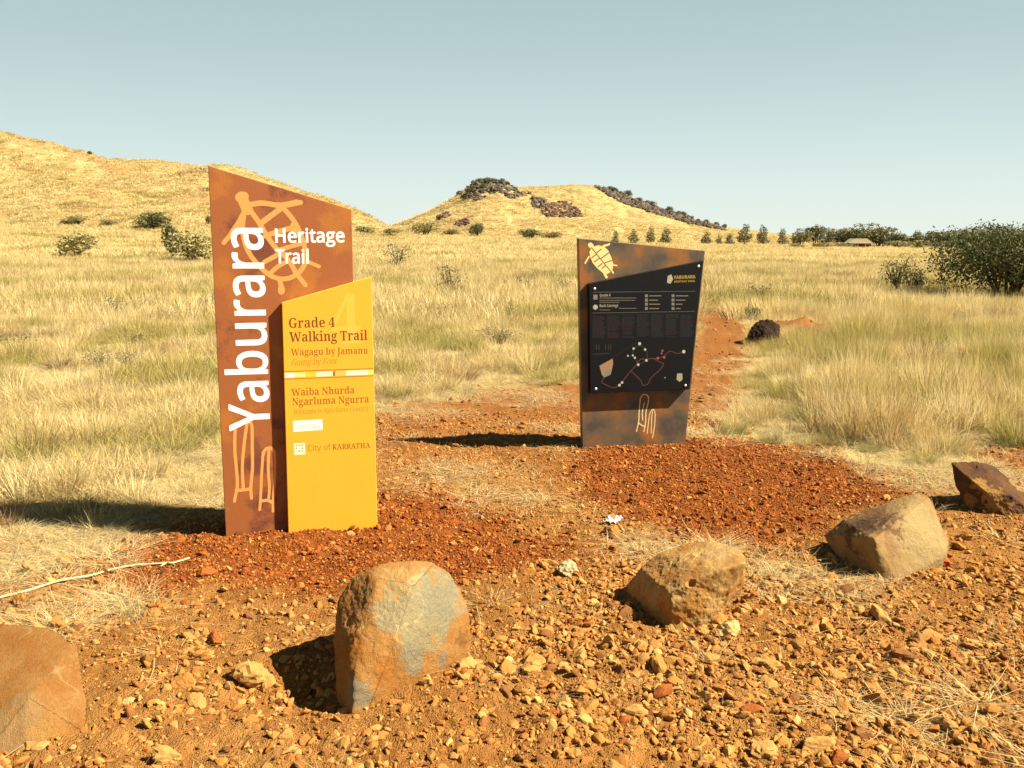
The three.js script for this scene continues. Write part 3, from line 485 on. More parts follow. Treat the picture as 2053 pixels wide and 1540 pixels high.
{
  const r = rng(81);
  const near = new Swarm('dry_grass', 'dense dry straw coloured grass covering the plain', 'grass', [
    tuft({ n: 90, h: .62, w: .008, base: .13, lean: .22, droop: .35, seg: 3, seed: 1 }), tuft({ n: 90, h: .52, w: .008, base: .16, lean: .35, droop: .6, seg: 3, seed: 2 }),
    tuft({ n: 80, h: .42, w: .008, base: .18, lean: .6, droop: .9, seg: 4, seed: 3 }), tuft({ n: 80, h: .38, w: .008, base: .2, lean: .8, droop: 1.1, seg: 4, seed: 4, flat: .4 }),
  ], grassMat);
  for (let i = 0; i < 19500; i++) {
    const d = Math.sqrt(lerp(4.4 * 4.4, 20 * 20, r())), x = (r() * 2 - 1) * (d * .6 + 1.8), z = -d, q = zones(x, z);
    if (q.bare > -.04) continue;
    const pn = n2(x * .45, z * .45), pd = n2(x * .2 + 9, z * .2); if (pn + .4 * pd + .35 * n2(x * 1.4, z * 1.4) < -.5) continue;
    const right = sm(1300, 1500, heading(x, z)), edge = sm(0, -.9, q.bare), tall = right * sm(.2, -.9, q.bare + .3);
    const c = n2(x * .35 + 20, z * .35) > .42 - .4 * sm(8.5, 10, d) * sm(18, 14, d) ? pick(OLIVE, r) : n2(x * .5 - 20, z * .5) > .68 ? pick(RUDDY, r) : r() < .05 ? pick(RUDDY, r) : pick(STRAWC, r), v = .85 + .3 * r();
    if (HUMMOCKS.some(([hx, hy, hr]) => Math.hypot(x - hx, z - hy) < hr)) continue;
    const k = r() < tall ? Math.floor(r() * 2) : 2 - Math.floor(r() * 1.3) + Math.floor(r() * 1.4), s = (.5 + .5 * r() + .22 * n2(x * .8 + 3, z * .8)) * lerp(.5, 1, edge) * lerp(.85, 1.05, right);
    near.add(clamp(k, 0, 3), x, ground(x, z) - .01, z, s, s * (.8 + .35 * r()), s, (r() - .5) * .3, r() * 6.28, (r() - .5) * .3, [c[0] * v, c[1] * v, c[2] * v]);
  }
  near.done();
  const mid = new Swarm('dry_grass', 'far straw coloured grass carpeting the open plain below the hills', 'grass', [
    tuft({ n: 40, h: .6, w: .018, base: .28, lean: .25, droop: .4, seg: 2, seed: 5 }), tuft({ n: 40, h: .5, w: .02, base: .32, lean: .45, droop: .7, seg: 2, seed: 6 }), tuft({ n: 30, h: .62, w: .045, base: .5, lean: .4, droop: .6, seg: 2, seed: 7 })], grassMat);
  for (let i = 0; i < 26000; i++) {
    const d = Math.sqrt(lerp(18 * 18, 62 * 62, r())), x = (r() * 2 - 1) * d * .64, z = -d;
    const c = n2(x * .12 + 20, z * .16) > .45 ? pick(OLIVE, r) : n2(x * .2 - 20, z * .2) > .75 ? pick(RUDDY, r) : pick(STRAWC, r), v = .85 + .3 * r(), s = .65 + .6 * r();
    if (d < 24 && isTrack(x, z)) continue;
    mid.add(Math.floor(r() * 2), x, ground(x, z), z, s, s * (.75 + .4 * r()), s, 0, r() * 6.28, 0, [c[0] * v, c[1] * v, c[2] * v]);
  }
  for (let i = 0; i < 60000; i++) {
    const d = 60 * Math.pow(7, r() ** .8), x = (r() * 2 - 1) * d * .62, z = -d, y = surface(x, z), s = (.7 + .7 * r()) * (1 + d / 500);
    const c = n2(x * .05 + 20, z * .06) > .5 ? pick(OLIVE, r) : pick(STRAWC, r), v = .85 + .3 * r();
    mid.add(2, x, y, z, s, s * .8, s, 0, r() * 6.28, 0, [c[0] * v, c[1] * v, c[2] * v]);
  }
  mid.done();
  const hillG = new Swarm('hill_grass', 'tussocky dry grass clothing the hills', 'grass', [tuft({ n: 14, h: .8, w: .16, base: .6, lean: .4, droop: .6, seg: 2, seed: 8 }), tuft({ n: 12, h: .7, w: .2, base: .7, lean: .6, droop: .8, seg: 2, seed: 9 })], grassMat);
  const hills = Object.values(HILLS), rangeX = [[-120, 1000], [720, 1720], [900, 1700]];
  for (let i = 0; i < 70000; i++) {
    const k = i % 7 < 3 ? 0 : i % 7 < 5 ? 1 : 2, h = hills[k], d = lerp(h.foot + 3, h.top + (h.back - h.top) * .12, r() ** .9), hx = lerp(rangeX[k][0], rangeX[k][1], r()), x = (hx - CX) / F * cP * d, z = -d, y = hillHeight(h, x, z);
    if (y < plain(x, z) - .1) continue;
    const t = n2(x * .03, z * .05) + .5 * n2(x * .1, z * .1), c = t > .75 ? pick(OLIVE, r) : t < -1 ? pick(RUDDY, r) : pick(STRAWC, r), v = r() < .05 ? .5 + .25 * r() : .98 + .22 * r(), s = (.5 + .8 * r()) * (k ? 1.25 : 1);
    hillG.add(r() < .5 ? 0 : 1, x, y, z, s, s * .8, s, 0, r() * 6.28, 0, [c[0] * v, c[1] * v, c[2] * v]);
  }
  hillG.done();
  const straw = new Swarm('straw_litter', 'flattened dead straw lying on the bare ground', 'straw', [
    tuft({ n: 26, h: .2, w: .0035, base: .09, lean: 1.6, droop: .5, seg: 3, seed: 21, flat: .6 }), tuft({ n: 22, h: .16, w: .0035, base: .12, lean: 1.8, droop: .3, seg: 3, seed: 22, flat: .8 }), tuft({ n: 34, h: .15, w: .0035, base: .05, lean: .7, droop: .8, seg: 3, seed: 23 })], grassMat);
  for (let i = 0; i < 105000; i++) {
    const d = Math.sqrt(lerp(2.3 * 2.3, 13 * 13, r())), x = (r() * 2 - 1) * (d * .58 + 1.6), z = -d, q = zones(x, z);
    if (!clear(x, z, 1)) continue;
    const p = q.bare < -.3 ? .3 : q.straw * .75 + .012 * (1 - q.red); if (r() > p) continue;
    const up = r() < .12, s = (.5 + .7 * r()) * (up ? .8 : 1), c = pick(STRAWC, r), v = .9 + .25 * r();
    straw.add(up ? 2 : Math.floor(r() * 2), x, ground(x, z) + .004, z, s, s * (up ? 1 : .5), s, (r() - .5) * .2, r() * 6.28, (r() - .5) * .2, [c[0] * v, c[1] * v, c[2] * v]);
  }
  straw.done();
}
console.log('grass');

// ------------------------------------------------------------------ trees and shrubs
function leaves(blobs, n, size, seed, pal, shell = .55) {
  const r = rng(seed), pos = [], col = [], tot = blobs.reduce((s, b) => s + b[3] * b[4] * b[3], 0);
  for (const [bx, by, bz, rx, ry] of blobs) {
    const m = Math.round(n * rx * ry * rx / tot);
    for (let i = 0; i < m; i++) {
      let u = V(r() * 2 - 1, r() * 2 - 1, r() * 2 - 1); if (u.lengthSq() > 1) u.normalize(); const l = u.length() || 1; u.multiplyScalar(Math.pow(l, shell) / l);
      const k = 1 + .35 * n3(bx * 3 + u.x * 1.8, by * 3 + u.y * 1.8, bz + u.z * 1.8 + seed), x = bx + u.x * rx * k, y = Math.max(.02, by + u.y * ry * k), z = bz + u.z * rx * k;
      const s = size * (.6 + .8 * r()), a = V(r() - .5, r() - .5, r() - .5).normalize().multiplyScalar(s), b = V(r() - .5, r() - .5, r() - .5).cross(a).normalize().multiplyScalar(s * .42), c = pal[Math.floor(r() * pal.length)], v = .8 + .4 * r();
      pos.push(x - a.x, y - a.y, z - a.z, x + b.x, y + b.y, z + b.z, x + a.x, y + a.y, z + a.z, x - a.x, y - a.y, z - a.z, x + a.x, y + a.y, z + a.z, x - b.x, y - b.y, z - b.z);
      for (let q = 0; q < 6; q++) col.push(c[0] * v, c[1] * v, c[2] * v);
    }
  }
  const g = new THREE.BufferGeometry(); g.setAttribute('position', new THREE.Float32BufferAttribute(pos, 3)); g.setAttribute('color', new THREE.Float32BufferAttribute(col, 3)); g.computeVertexNormals(); return g;
}
function limb(a, b, r0, r1, sides = 6) {
  const m = a.clone().lerp(b, .5).add(V((b.z - a.z) * .12, 0, (a.x - b.x) * .12)), c = new THREE.QuadraticBezierCurve3(a, m, b), g = new THREE.TubeGeometry(c, 5, 1, sides), p = g.attributes.position, q = new THREE.Vector3();
  for (let i = 0; i < p.count; i++) { const t = Math.floor(i / (sides + 1)) / 5, at = c.getPoint(t), rr = lerp(r0, r1, t); q.fromBufferAttribute(p, i).sub(at).multiplyScalar(rr).add(at); p.setXYZ(i, q.x, q.y, q.z); }
  g.computeVertexNormals(); return g;
}
const leafMat = new THREE.MeshPhysicalMaterial({ vertexColors: true, roughness: .85, transmission: .25, thickness: 0, side: THREE.DoubleSide, specularIntensity: .3 }), barkMat = std([.10, .07, .045], 1), twigMat = std([.24, .185, .11], 1);
const GREEN = [[.10, .11, .035], [.09, .105, .04], [.14, .14, .055], [.17, .155, .06]], DRYGREEN = [[.32, .27, .10], [.27, .23, .09], [.39, .32, .13], [.21, .185, .075]], GREYGREEN = [[.135, .135, .07], [.165, .16, .08], [.11, .11, .055], [.18, .165, .08]], DUST = [[.195, .175, .075], [.155, .145, .06], [.23, .20, .09]];
function plantGeo({ w, h, stems = 4, blobs = 7, n = 900, leaf = .06, seed, pal = GREEN, shape = 'dome', shell }) {   // unit: metres
  const r = rng(seed), bl = [], tr = [];
  for (let i = 0; i < blobs; i++) {
    const a = i / blobs * 6.283 + r(), t = r();
    if (shape === 'dome') { const rr = w * .3 * Math.sqrt(r()); bl.push([Math.cos(a) * rr, h * (.38 + .34 * r()) * (1 - .3 * rr / w), Math.sin(a) * rr, w * (.17 + .09 * r()), h * (.2 + .1 * r())]); }
    else if (shape === 'tree') { const rr = w * .32 * Math.sqrt(r()); bl.push([Math.cos(a) * rr, h * (.34 + .46 * r()), Math.sin(a) * rr, w * (.17 + .1 * r()), h * (.15 + .08 * r())]); }
    else { const y = (i + .6) / blobs; bl.push([(r() - .5) * w * .25, h * (.15 + .78 * y), (r() - .5) * w * .25, w * lerp(.42, .16, y) * (.8 + .4 * r()), h * .5 / blobs + h * .04]); }
  }
  for (let i = 0; i < stems; i++) { const b = bl[i % blobs], q = V((r() - .5) * w * .12, -.05, (r() - .5) * w * .12); tr.push(limb(q, V(b[0], b[1] + b[4] * .5, b[2]), h * (shell === 1 ? .012 : .022) + .003, h * .005 + .002)); const b2 = bl[(i * 3 + 1) % blobs]; tr.push(limb(V(lerp(q.x, b[0], .5), b[1] * .5, lerp(q.z, b[2], .5)), V(b2[0], b2[1], b2[2]), h * .011 + .003, .004)); }
  return { crown: leaves(bl, n, leaf, seed + 7, pal, shell), trunk: mergeGeometries(tr) };
}
const kinds = {
  scrub: [0, 1, 2].map((i) => plantGeo({ w: 1, h: 1, stems: 4, blobs: 9, n: 1100, leaf: .045, seed: 400 + i * 5, pal: DRYGREEN, shell: .8 })),
  low: [0, 1, 2].map((i) => plantGeo({ w: 1, h: 1, stems: 5, blobs: 10, n: 520, leaf: .032, seed: 560 + i * 5, pal: DRYGREEN, shell: 1 })),
  dark: [0, 1].map((i) => plantGeo({ w: 1, h: 1, stems: 4, blobs: 9, n: 1800, leaf: .04, seed: 440 + i * 5, pal: GREEN })),
  sapling: [0, 1, 2].map((i) => plantGeo({ w: 1, h: 1, stems: 2, blobs: 7, n: 900, leaf: .05, seed: 470 + i * 5, pal: GREYGREEN, shape: 'cone' })),
  tree: [0, 1, 2, 3].map((i) => plantGeo({ w: 1, h: 1, stems: 4, blobs: 10, n: 1800, leaf: .042, seed: 500 + i * 5, pal: i % 2 ? GREYGREEN : DUST, shape: 'tree' })),
  wisp: [0, 1, 2].map((i) => plantGeo({ w: 1, h: 1, stems: 6, blobs: 9, n: 330, leaf: .03, seed: 540 + i * 5, pal: GREYGREEN, shell: 1 })),
};
let plantNo = 0;
function plant(kind, px, py, wpx, hpx, name, label, category, group, sink = 0, depth) {
  const p = depth ? (() => { const q = atDepth(px, py, depth); q.y = surface(q.x, q.z); return q; })() : hit(px, py), d = -p.z, k = kinds[kind], v = k[plantNo % k.length], g = new THREE.Group();
  part(g, 'trunk', v.trunk, kind === 'wisp' ? twigMat : barkMat); part(g, 'crown', v.crown, leafMat);
  g.position.copy(p); g.position.y -= sink; g.rotation.y = (plantNo * 2.4) % 6.28; g.scale.set(wpx / F * d, hpx / F * d + sink, wpx / F * d); plantNo++;
  return put(g, name, label, category, group);
}
// shrubs on the left of the plain
plant('scrub', 160, 518, 112, 58, 'shrub', 'round olive yellow shrub alone in the open grass below the long hillside', 'shrub');
plant('dark', 345, 516, 46, 74, 'shrub', 'slim dark green shrub against the broader olive shrub by the yellow sign', 'shrub');
plant('scrub', 392, 530, 105, 78, 'shrub', 'broad olive shrub half hidden behind the edge of the rusted sign', 'shrub');
plant('dark', 308, 458, 84, 36, 'shrub', 'dark olive shrub at the foot of the long hillside', 'shrub');
plant('scrub', 155, 451, 56, 20, 'shrub', 'low tan olive shrub at the foot of the hillside, broader of a pair', 'shrub');
plant('scrub', 222, 453, 44, 16, 'shrub', 'low tan olive shrub at the foot of the hillside, smaller of a pair', 'shrub');
plant('scrub', 130, 452, 26, 12, 'shrub', 'tiny tan shrub beside the broader low shrub under the hillside', 'shrub');
plant('dark', 180, 312, 12, 8, 'shrub', 'tiny lone bush on the skyline of the long hillside', 'shrub');
plant('dark', 418, 452, 16, 20, 'shrub', 'small dark bush just behind the rusted sign edge', 'shrub');
// scrub under the knoll
plant('scrub', 730, 472, 60, 22, 'shrub', 'low brown scrub beside the rusted sign, under the saddle of the hills', 'shrub');
plant('scrub', 785, 472, 46, 16, 'shrub', 'low straggling scrub under the saddle between the hills', 'shrub');
plant('scrub', 850, 473, 66, 32, 'shrub', 'tall olive brown scrub clump at the foot of the knoll', 'shrub');
plant('scrub', 905, 474, 46, 18, 'shrub', 'small olive clump beside the dark green bush under the knoll', 'shrub');
plant('dark', 956, 474, 40, 28, 'shrub', 'dark green rounded bush at the foot of the knoll', 'shrub');
plant('dark', 1065, 480, 52, 22, 'shrub', 'long green scrub hedge under the knoll, half near the dark bush', 'shrub');
plant('scrub', 1108, 481, 56, 20, 'shrub', 'long green scrub hedge under the knoll, half near the map sign', 'shrub');
// saplings along the far edge of the plain
for (const [x, y, w, h] of [[1234, 492, 18, 30], [1270, 492, 24, 32], [1303, 490, 22, 36], [1336, 490, 26, 34], [1416, 492, 28, 26], [1441, 492, 16, 21], [1463, 492, 22, 24], [1493, 492, 34, 40], [1529, 493, 28, 42], [1568, 493, 24, 34]])
  plant('sapling', x, y, w, h, 'sapling', x < 1400 ? 'slender grey green sapling rising just behind the map sign' : x < 1470 ? 'small low sapling in the gap between the map sign and the taller saplings' : x < 1500 ? 'broad dark sapling, bushiest of the row below the ridge' : x < 1540 ? 'tall slim sapling, tallest of the row below the ridge' : 'wispy sapling next to the start of the tree line', 'tree', x < 1400 ? 'saplings behind the map sign' : x < 1470 ? 'low saplings on the plain' : 'taller saplings on the plain');
// tree line
for (const [x, w, h, k] of [[1606, 40, 36, 0], [1632, 46, 40, 1], [1662, 42, 36, 0], [1690, 34, 30, 1], [1711, 56, 44, 0], [1725, 26, 22, 1], [1768, 30, 26, 1], [1735, 40, 28, 1], [1762, 62, 46, 0], [1794, 40, 26, 1], [1814, 38, 22, 1], [1838, 26, 30, 0], [1858, 44, 27, 1], [1884, 54, 30, 0], [1912, 60, 32, 1], [1955, 70, 32, 0], [2005, 80, 34, 1], [2055, 80, 34, 0]])
  plant('tree', x, 497, w * 1.1, h * 1.15, 'woodland_tree', x > 1700 && x < 1780 ? 'dusty green tree close beside the low house' : x < 1700 ? 'dusty green tree in the low tree line between the saplings and the house' : 'dusty green tree in the tree line between the house and the big dark bush', 'tree', 'tree line beyond the plain');
for (const [x, w, h] of [[1600, 40, 12], [1645, 50, 14], [1690, 60, 13], [1745, 40, 9], [1800, 70, 18], [1850, 60, 18], [1900, 70, 18]])
  plant('scrub', x, 498, w, h, 'scrub_bush', 'low brown scrub at the foot of the tree line', 'shrub', 'scrub under the tree line');
{ // big dark bush at the right and the smaller one beside it
  const mk = (o, px, py, name, label) => { const p = hit(px, py), v = plantGeo(o), g = new THREE.Group(); part(g, 'trunk', v.trunk, barkMat); part(g, 'crown', v.crown, leafMat); g.position.copy(p); put(g, name, label, 'bush'); return p; };
  const p = hit(2005, 606), u = -p.z / F;
  mk({ w: 330 * u, h: 176 * u, stems: 15, blobs: 34, n: 24000, leaf: .045, seed: 610, pal: [[.085, .095, .03], [.07, .08, .028], [.11, .115, .04], [.14, .13, .045]], shell: .8 }, 2025, 608, 'bush', 'big dense dark green bush standing in tall dry grass');
  const q = hit(1800, 592), s = -q.z / F;
  mk({ w: 90 * s, h: 98 * s, stems: 8, blobs: 9, n: 1300, leaf: .03, seed: 640, pal: GREEN, shell: 1 }, 1797, 592, 'bush', 'small sparse bush with bare stems beside the big dark bush');
  mk({ w: 66 * s, h: 60 * s, stems: 6, blobs: 6, n: 1100, leaf: .03, seed: 650, pal: GREEN, shell: 1 }, 1832, 594, 'bush', 'low dark bush between the sparse bush and the big dense bush');
}
// straggly plants standing in the grass
plant('wisp', 795, 540, 90, 58, 'shrub', 'wispy pale shrub spreading from one point near the yellow plate', 'shrub');
plant('wisp', 905, 600, 80, 92, 'shrub', 'leaning twiggy shrub in the middle of the grass between the signs', 'shrub');
plant('wisp', 1055, 585, 60, 42, 'shrub', 'thin grey twig shrub in the grass behind the map sign, farther one', 'shrub');
plant('wisp', 1025, 648, 34, 52, 'shrub', 'small upright grey green plant in the grass between the signs', 'shrub');
plant('wisp', 1130, 590, 50, 40, 'shrub', 'thin grey shrub against the edge of the map sign', 'shrub');
plant('wisp', 200, 745, 80, 54, 'shrub', 'grey green leafy plant in the grass near the rusted sign', 'shrub');
plant('wisp', 255, 742, 60, 44, 'shrub', 'low grey leafy plant beside the rusted sign, next to a similar taller one', 'shrub');
plant('wisp', 225, 640, 60, 56, 'shrub', 'bare twiggy plant in tall grass on the hillside end of the plain', 'shrub');
for (const [x, y, w, h] of [[60, 640, 90, 30], [330, 650, 100, 34], [30, 700, 110, 34], [280, 690, 90, 30], [420, 620, 80, 30], [870, 640, 100, 36], [960, 620, 90, 32], [1000, 690, 110, 38], [1110, 640, 90, 32], [830, 580, 80, 26], [1080, 560, 80, 24], [120, 590, 90, 26], [1470, 600, 90, 32], [1560, 590, 90, 26], [1690, 560, 90, 22]])
  plant('low', x, y, w, h, 'low_scrub', x < 500 ? 'low loose olive scrub in the grass below the hillside' : x < 1200 ? 'low loose olive scrub in the grass between the two signs' : 'low loose olive scrub in the grass beyond the dark track boulder', 'shrub', x < 500 ? 'olive scrub below the hillside' : x < 1200 ? 'olive scrub between the signs' : 'olive scrub beyond the track');
plant('dark', 1512, 640, 40, 26, 'shrub', 'dark low shrub at the edge of the track behind the dark boulder', 'shrub');
plant('dark', 1425, 608, 22, 20, 'shrub', 'dark low shrub where the track disappears', 'shrub');
plant('wisp', 1515, 610, 80, 50, 'shrub', 'grey green straggly shrub behind the track', 'shrub');
// grass hummocks that stand out
{
  const geos = [0, 1].map((i) => tuft({ n: 620, h: .5, w: .007, base: .24, lean: .85, droop: .7, seg: 3, seed: 700 + i }));
  const hum = (px, py, wpx, hpx, c, label, k = 0, group) => { const p = onFlat(px, py); const m = new THREE.Mesh(geos[k], new THREE.MeshPhysicalMaterial({ color: lin(...c), vertexColors: true, roughness: .9, transmission: .3, thickness: 0, side: THREE.DoubleSide, specularIntensity: .3 })); const d = -p.z; m.scale.set(wpx / F * d / 1.05, hpx / F * d / .42, wpx / F * d / 1.05); m.position.set(p.x, ground(p.x, p.z) - .01, p.z); put(m, 'grass_hummock', label, 'grass hummock', group); };
  hum(2040, 893, 170, 120, [.35, .30, .085], 'green prickly hummock shading bare ground beside the leaning slab boulder');
  hum(1620, 845, 120, 80, [.36, .32, .10], 'olive grass hummock at the corner of the track and the red gravel', 1);
  hum(925, 700, 110, 50, [.38, .36, .10], 'dark olive hummock between the signs with bare soil in front');
  hum(1090, 690, 90, 44, [.42, .39, .11], 'yellow green hummock behind the map sign', 1);
  hum(800, 800, 90, 46, [.42, .34, .12], 'brownish hummock leaning out beside the yellow plate');
  hum(390, 925, 66, 32, [.26, .19, .09], 'small dark dead hummock beside the rusted sign');
  hum(120, 745, 70, 46, [.24, .14, .09], 'reddish brown dead hummock in the straw below the hillside', 1);
  hum(115, 910, 46, 26, [.26, .18, .09], 'small brown dead hummock in the flattened straw', 1);
  hum(1745, 905, 70, 40, [.40, .35, .12], 'olive tuft at the edge of the red gravel', 1);
  hum(1850, 930, 80, 46, [.44, .38, .13], 'straw and olive tuft behind the angular boulder');
  hum(1700, 700, 90, 56, [.42, .36, .10], 'olive green hummock half sunk in tall straw behind the track boulder', 1);
  const more = [[1470, 868, 80, 46, [.40, .34, .12]], [1540, 885, 70, 40, [.46, .38, .14]], [1660, 890, 80, 46, [.44, .37, .13]], [1790, 880, 90, 54, [.42, .37, .12]], [1900, 905, 90, 52, [.46, .39, .14]], [1960, 860, 90, 56, [.40, .36, .11]], [1560, 800, 90, 60, [.42, .37, .11]]];
  more.forEach(([x, y, w, h, c], i) => hum(x, y, w, h, c, 'rounded straw and olive hummock in the grass edge between the track and the slab boulder', i % 2, 'hummocks along the grass edge'));
  hum(1015, 893, 16, 14, [.52, .38, .16], 'tiny straw tuft standing in the map sign\'s shadow');
}
console.log('plants');

// ------------------------------------------------------------------ rocks and bushes on the far hills
{
  const r = rng(91), blk = [0, 1, 2, 3].map((i) => stoneGeo(800 + i, 0));
  const outcrop = (spots, size, pal, name, label, category = 'rocks') => {
    const gs = []; let base = null;
    for (const [px, py] of spots) {
      const p = hit(px, py); base ??= p.clone(); const g = blk[Math.floor(r() * 4)].clone(), s = size * (.5 + r()) * (-p.z / F); g.rotateY(r() * 6.28).rotateX((r() - .5) * .8).scale(s, s * (.8 + .6 * r()), s).translate(p.x, p.y + s * .25, p.z); g.computeVertexNormals();
      const c = pal[Math.floor(r() * pal.length)], v = .8 + .4 * r(); colours(g, () => [c[0] * v, c[1] * v, c[2] * v]); gs.push(g);
    }
    const m = mergeGeometries(gs); m.translate(-base.x, -base.y, -base.z); const o = new THREE.Mesh(m, new THREE.MeshStandardMaterial({ vertexColors: true, roughness: 1 })); o.position.copy(base); put(o, name, label, category);
  };
  const area = (pts, n) => { const xs = pts.map((p) => p[0]), ys = pts.map((p) => p[1]), out = []; const ins = (x, y) => { let s = false; for (let i = 0, j = pts.length - 1; i < pts.length; j = i++) { const [a, b] = pts[i], [c, d] = pts[j]; if ((b > y) !== (d > y) && x < (c - a) * (y - b) / (d - b) + a) s = !s; } return s; }; while (out.length < n) { const x = lerp(Math.min(...xs), Math.max(...xs), r()), y = lerp(Math.min(...ys), Math.max(...ys), r()); if (ins(x, y)) out.push([x, y]); } return out.sort((a, b) => b[1] - a[1]); };
  const PUR = [[.10, .07, .052], [.075, .055, .042], [.13, .09, .06], [.055, .042, .035]], REDR = [[.12, .055, .04], [.10, .045, .034], [.15, .075, .045], [.07, .035, .03]];
  outcrop(area([[915, 384], [940, 373], [968, 369], [1003, 369], [1028, 376], [1040, 384], [1010, 388], [960, 392], [925, 398]], 300), 4, PUR, 'rock_outcrop', 'dark purple grey rock pile crowning the knoll');
  outcrop([...Array(70)].map(() => { const t = r(); return [946 + 72 * t, 364 + 6 * r() + 5 * (2 * t - 1) ** 2]; }), 5.5, PUR, 'rock_outcrop', 'tall dark rocks standing on the very peak of the knoll');
  outcrop(area([[1100, 408], [1140, 406], [1158, 420], [1172, 436], [1120, 438], [1090, 434], [1085, 418]], 230), 3.4, REDR, 'rock_outcrop', 'dark red rock scree on the knoll\'s slope');
  outcrop(area([[1066, 400], [1092, 398], [1098, 415], [1080, 420], [1064, 412]], 60), 4.5, PUR, 'rock_outcrop', 'small dark ledge above the red scree');
  outcrop(area([[880, 436], [900, 428], [902, 436], [884, 441]], 34), 4.5, REDR, 'rock_outcrop', 'small red brown ledge low on the knoll');
  outcrop(area([[914, 448], [938, 442], [938, 452], [918, 455]], 34), 4.5, REDR, 'rock_outcrop', 'dark brown ledge low on the knoll above the green bush');
  outcrop(area([[1010, 392], [1060, 384], [1064, 392], [1020, 400]], 40), 4, PUR, 'rock_outcrop', 'broken line of rocks trailing from the peak down the knoll');
  outcrop(area([[925, 392], [975, 396], [960, 404], [930, 400]], 30), 3.6, PUR, 'rock_outcrop', 'scattered rocks below the peak on its shoulder');
  outcrop(area([[1185, 371], [1240, 387], [1300, 411], [1400, 444], [1455, 459], [1450, 463], [1390, 452], [1320, 432], [1262, 414], [1215, 392]], 900), 3.7, PUR, 'rock_outcrop', 'long band of dark rocks along the far ridge');
  outcrop(area([[350, 336], [420, 340], [430, 360], [360, 352]], 40), 3, [[.30, .17, .09], [.24, .13, .07]], 'rock_outcrop', 'faint brown rocks near the crest of the long hillside');
  const bush = (px, py, s, label, group) => plant('dark', px, py, s * 1.7, s * .95, 'hill_bush', label, 'bush', group, s * .42 / F * 500);
  for (const [x, y, s] of [[925, 382, 11], [934, 377, 12], [948, 371, 14], [962, 369, 13], [975, 369, 14], [990, 369, 13], [1006, 369, 13], [905, 396, 9], [897, 401, 8], [874, 415, 6], [950, 382, 12], [968, 380, 11], [985, 384, 10], [940, 386, 10], [920, 390, 9]]) bush(x, y, s, 'dark bush among the rocks on the knoll\'s crest', 'bushes on the knoll');
  for (const [x, y, s] of [[1187, 371, 13], [1212, 379, 10], [1222, 382, 10], [1232, 386, 12], [1257, 394, 14], [1243, 391, 9], [1282, 405, 10], [1296, 410, 10], [1308, 414, 12], [1342, 425, 13], [1360, 431, 9], [1370, 434, 12], [1385, 440, 8], [1416, 448, 9], [1436, 454, 10], [1452, 458, 9]]) bush(x, y, s, 'dark bush among the rocks on the far ridge', 'bushes on the ridge');
}
{ // low house in the tree line
  const p = hit(1742, 499), g = new THREE.Group(); g.position.copy(p).add(V(0, -.2, -5)); g.scale.setScalar(.62); put(g, 'house', 'low house with cream roof and dark verandah among the tree line', 'house');
  const wall = std([.16, .05, .03], .9), roof = std([.5, .42, .28], .7), dark = std([.04, .035, .03], .6), post = std([.55, .5, .4], .8), box = (w, h, d, x, y, z) => new THREE.BoxGeometry(w, h, d).translate(x, y, z);
  part(g, 'wall', box(8, 2.4, 5, 0, 1.2, -3), wall);
  const s = new THREE.Shape([[-4.6, 2.42], [4.6, 2.42], [2.4, 4.1], [-2.2, 4.1]].map((q) => new THREE.Vector2(...q))); part(g, 'roof', new THREE.ExtrudeGeometry(s, { depth: 5.6, bevelEnabled: false }).translate(0, 0, -5.8), roof);
  part(g, 'verandah_roof', box(8.6, .12, 1.6, 0, 2.3, .35), roof);
  for (const x of [-4, -1.4, 1.4, 4]) part(g, 'post', box(.12, 2.22, .12, x, 1.12, 1), post);
  for (const x of [-2.7, 2.7]) part(part(g, 'window', box(1.5, 1.1, .1, x, 1.4, -.46), post), 'pane', box(1.3, .9, .06, x, 1.4, -.40), dark);
  part(g, 'door', box(.95, 2, .1, 0, 1.02, -.46), dark);
}
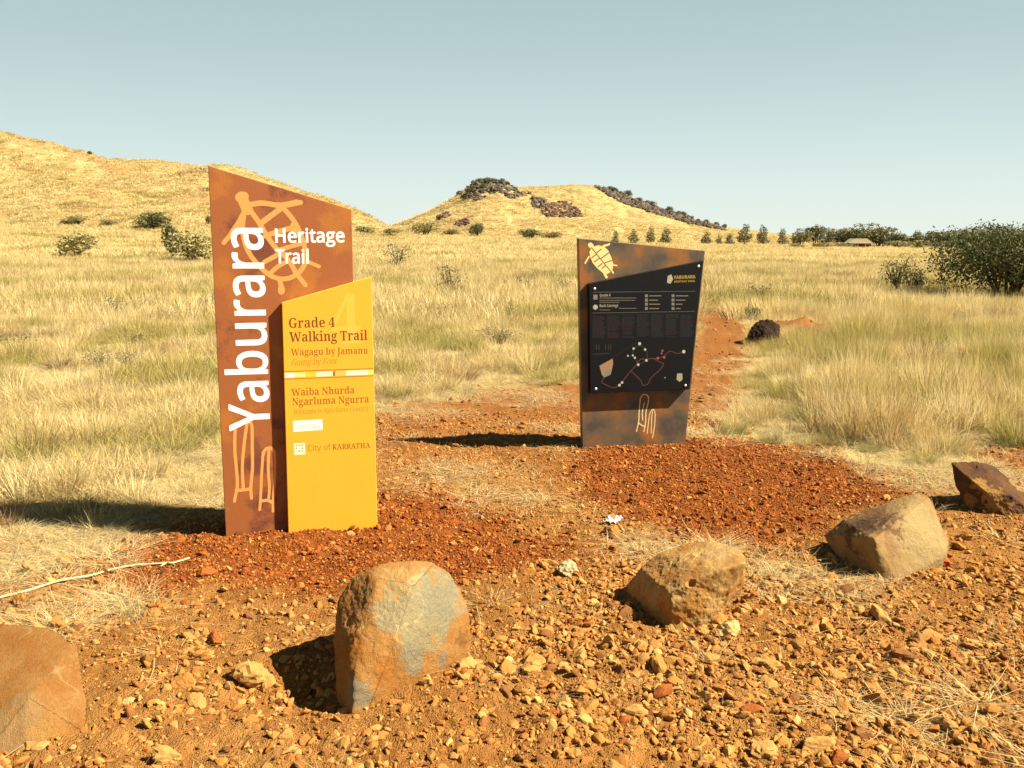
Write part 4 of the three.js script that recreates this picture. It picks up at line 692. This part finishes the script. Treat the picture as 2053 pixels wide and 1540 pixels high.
// ------------------------------------------------------------------ small things on the ground
{
  const pts = [[-60, 1220], [0, 1204], [60, 1190], [120, 1173], [180, 1161], [230, 1147], [270, 1139], [310, 1136], [345, 1133], [380, 1124]].map(([x, y], i) => { const p = onFlat(x, y); p.y = ground(p.x, p.z) + .012 + .004 * Math.sin(i * 2.3); return p; });
  const crv = new THREE.CatmullRomCurve3(pts), tube = (c, n, r0, r1) => { const g = new THREE.TubeGeometry(c, n, 1, 7), p = g.attributes.position, q = new THREE.Vector3(); for (let i = 0; i < p.count; i++) { const t = Math.floor(i / 8) / n, at = c.getPointAt(t), rr = lerp(r0, r1, t) * (1 + .2 * n2(t * 40, i % 8)); q.fromBufferAttribute(p, i).sub(at).multiplyScalar(rr).add(at); p.setXYZ(i, q.x, q.y, q.z); } g.computeVertexNormals(); return g; };
  const a = onFlat(335, 1134), b = onFlat(352, 1142), c = onFlat(322, 1141), o = new THREE.Group(); for (const q of [a, b, c]) q.y = ground(q.x, q.z) + .012;
  const m = std([.52, .42, .24], .9), base = pts[5].clone(), move = (g) => g.translate(-base.x, -base.y, -base.z); o.position.copy(base);
  put(o, 'dead_branch', 'long thin bleached branch lying across the straw before the rusted sign', 'branch');
  part(o, 'stem', move(tube(crv, 60, .0065, .0045)), m); part(o, 'twig', move(tube(new THREE.CatmullRomCurve3([a, a.clone().lerp(b, .5), b]), 6, .005, .003)), m); part(o, 'twig', move(tube(new THREE.CatmullRomCurve3([a, a.clone().lerp(c, .5), c]), 6, .005, .003)), m);
  const rag = (px, py, w, lift, name, label, seed) => {
    const p = onFlat(px, py), g = new THREE.PlaneGeometry(1, .8, 14, 12).rotateX(-Math.PI / 2), q = g.attributes.position; for (let i = 0; i < q.count; i++) { const x = q.getX(i), z = q.getZ(i); q.setXYZ(i, x * (1 + .2 * n2(z * 3, seed)), .2 + .2 * n2(x * 2.0 + seed, z * 2.0) + .1 * n2(x * 7, z * 7 + seed), z * (1 + .25 * n2(x * 3 + 4, seed))); }
    g.computeVertexNormals(); const m = new THREE.Mesh(g, std([.86, .84, .78], .8, { side: THREE.DoubleSide })), s = w / F * -p.z; m.scale.setScalar(s); m.position.set(p.x, ground(p.x, p.z) + lift, p.z); m.rotation.y = seed; put(m, name, label, 'litter'); return m;
  };
  rag(1228, 1050, 36, 0, 'paper_scrap', 'crumpled white paper scrap at the edge of the red gravel by the map sign', 1);
  const s = rag(2022, 640, 16, .12, 'plastic_scrap', 'small white plastic scrap caught in the tall grass under the big bush', 4); s.rotation.z = 1.3;
}
const toned = new Set();
scene.traverse((o) => { if (o.isMesh) { o.castShadow = true; o.receiveShadow = true; if (!toned.has(o.material)) { toned.add(o.material); o.material.color.multiplyScalar(.87); } } });
renderer.render(scene, camera);
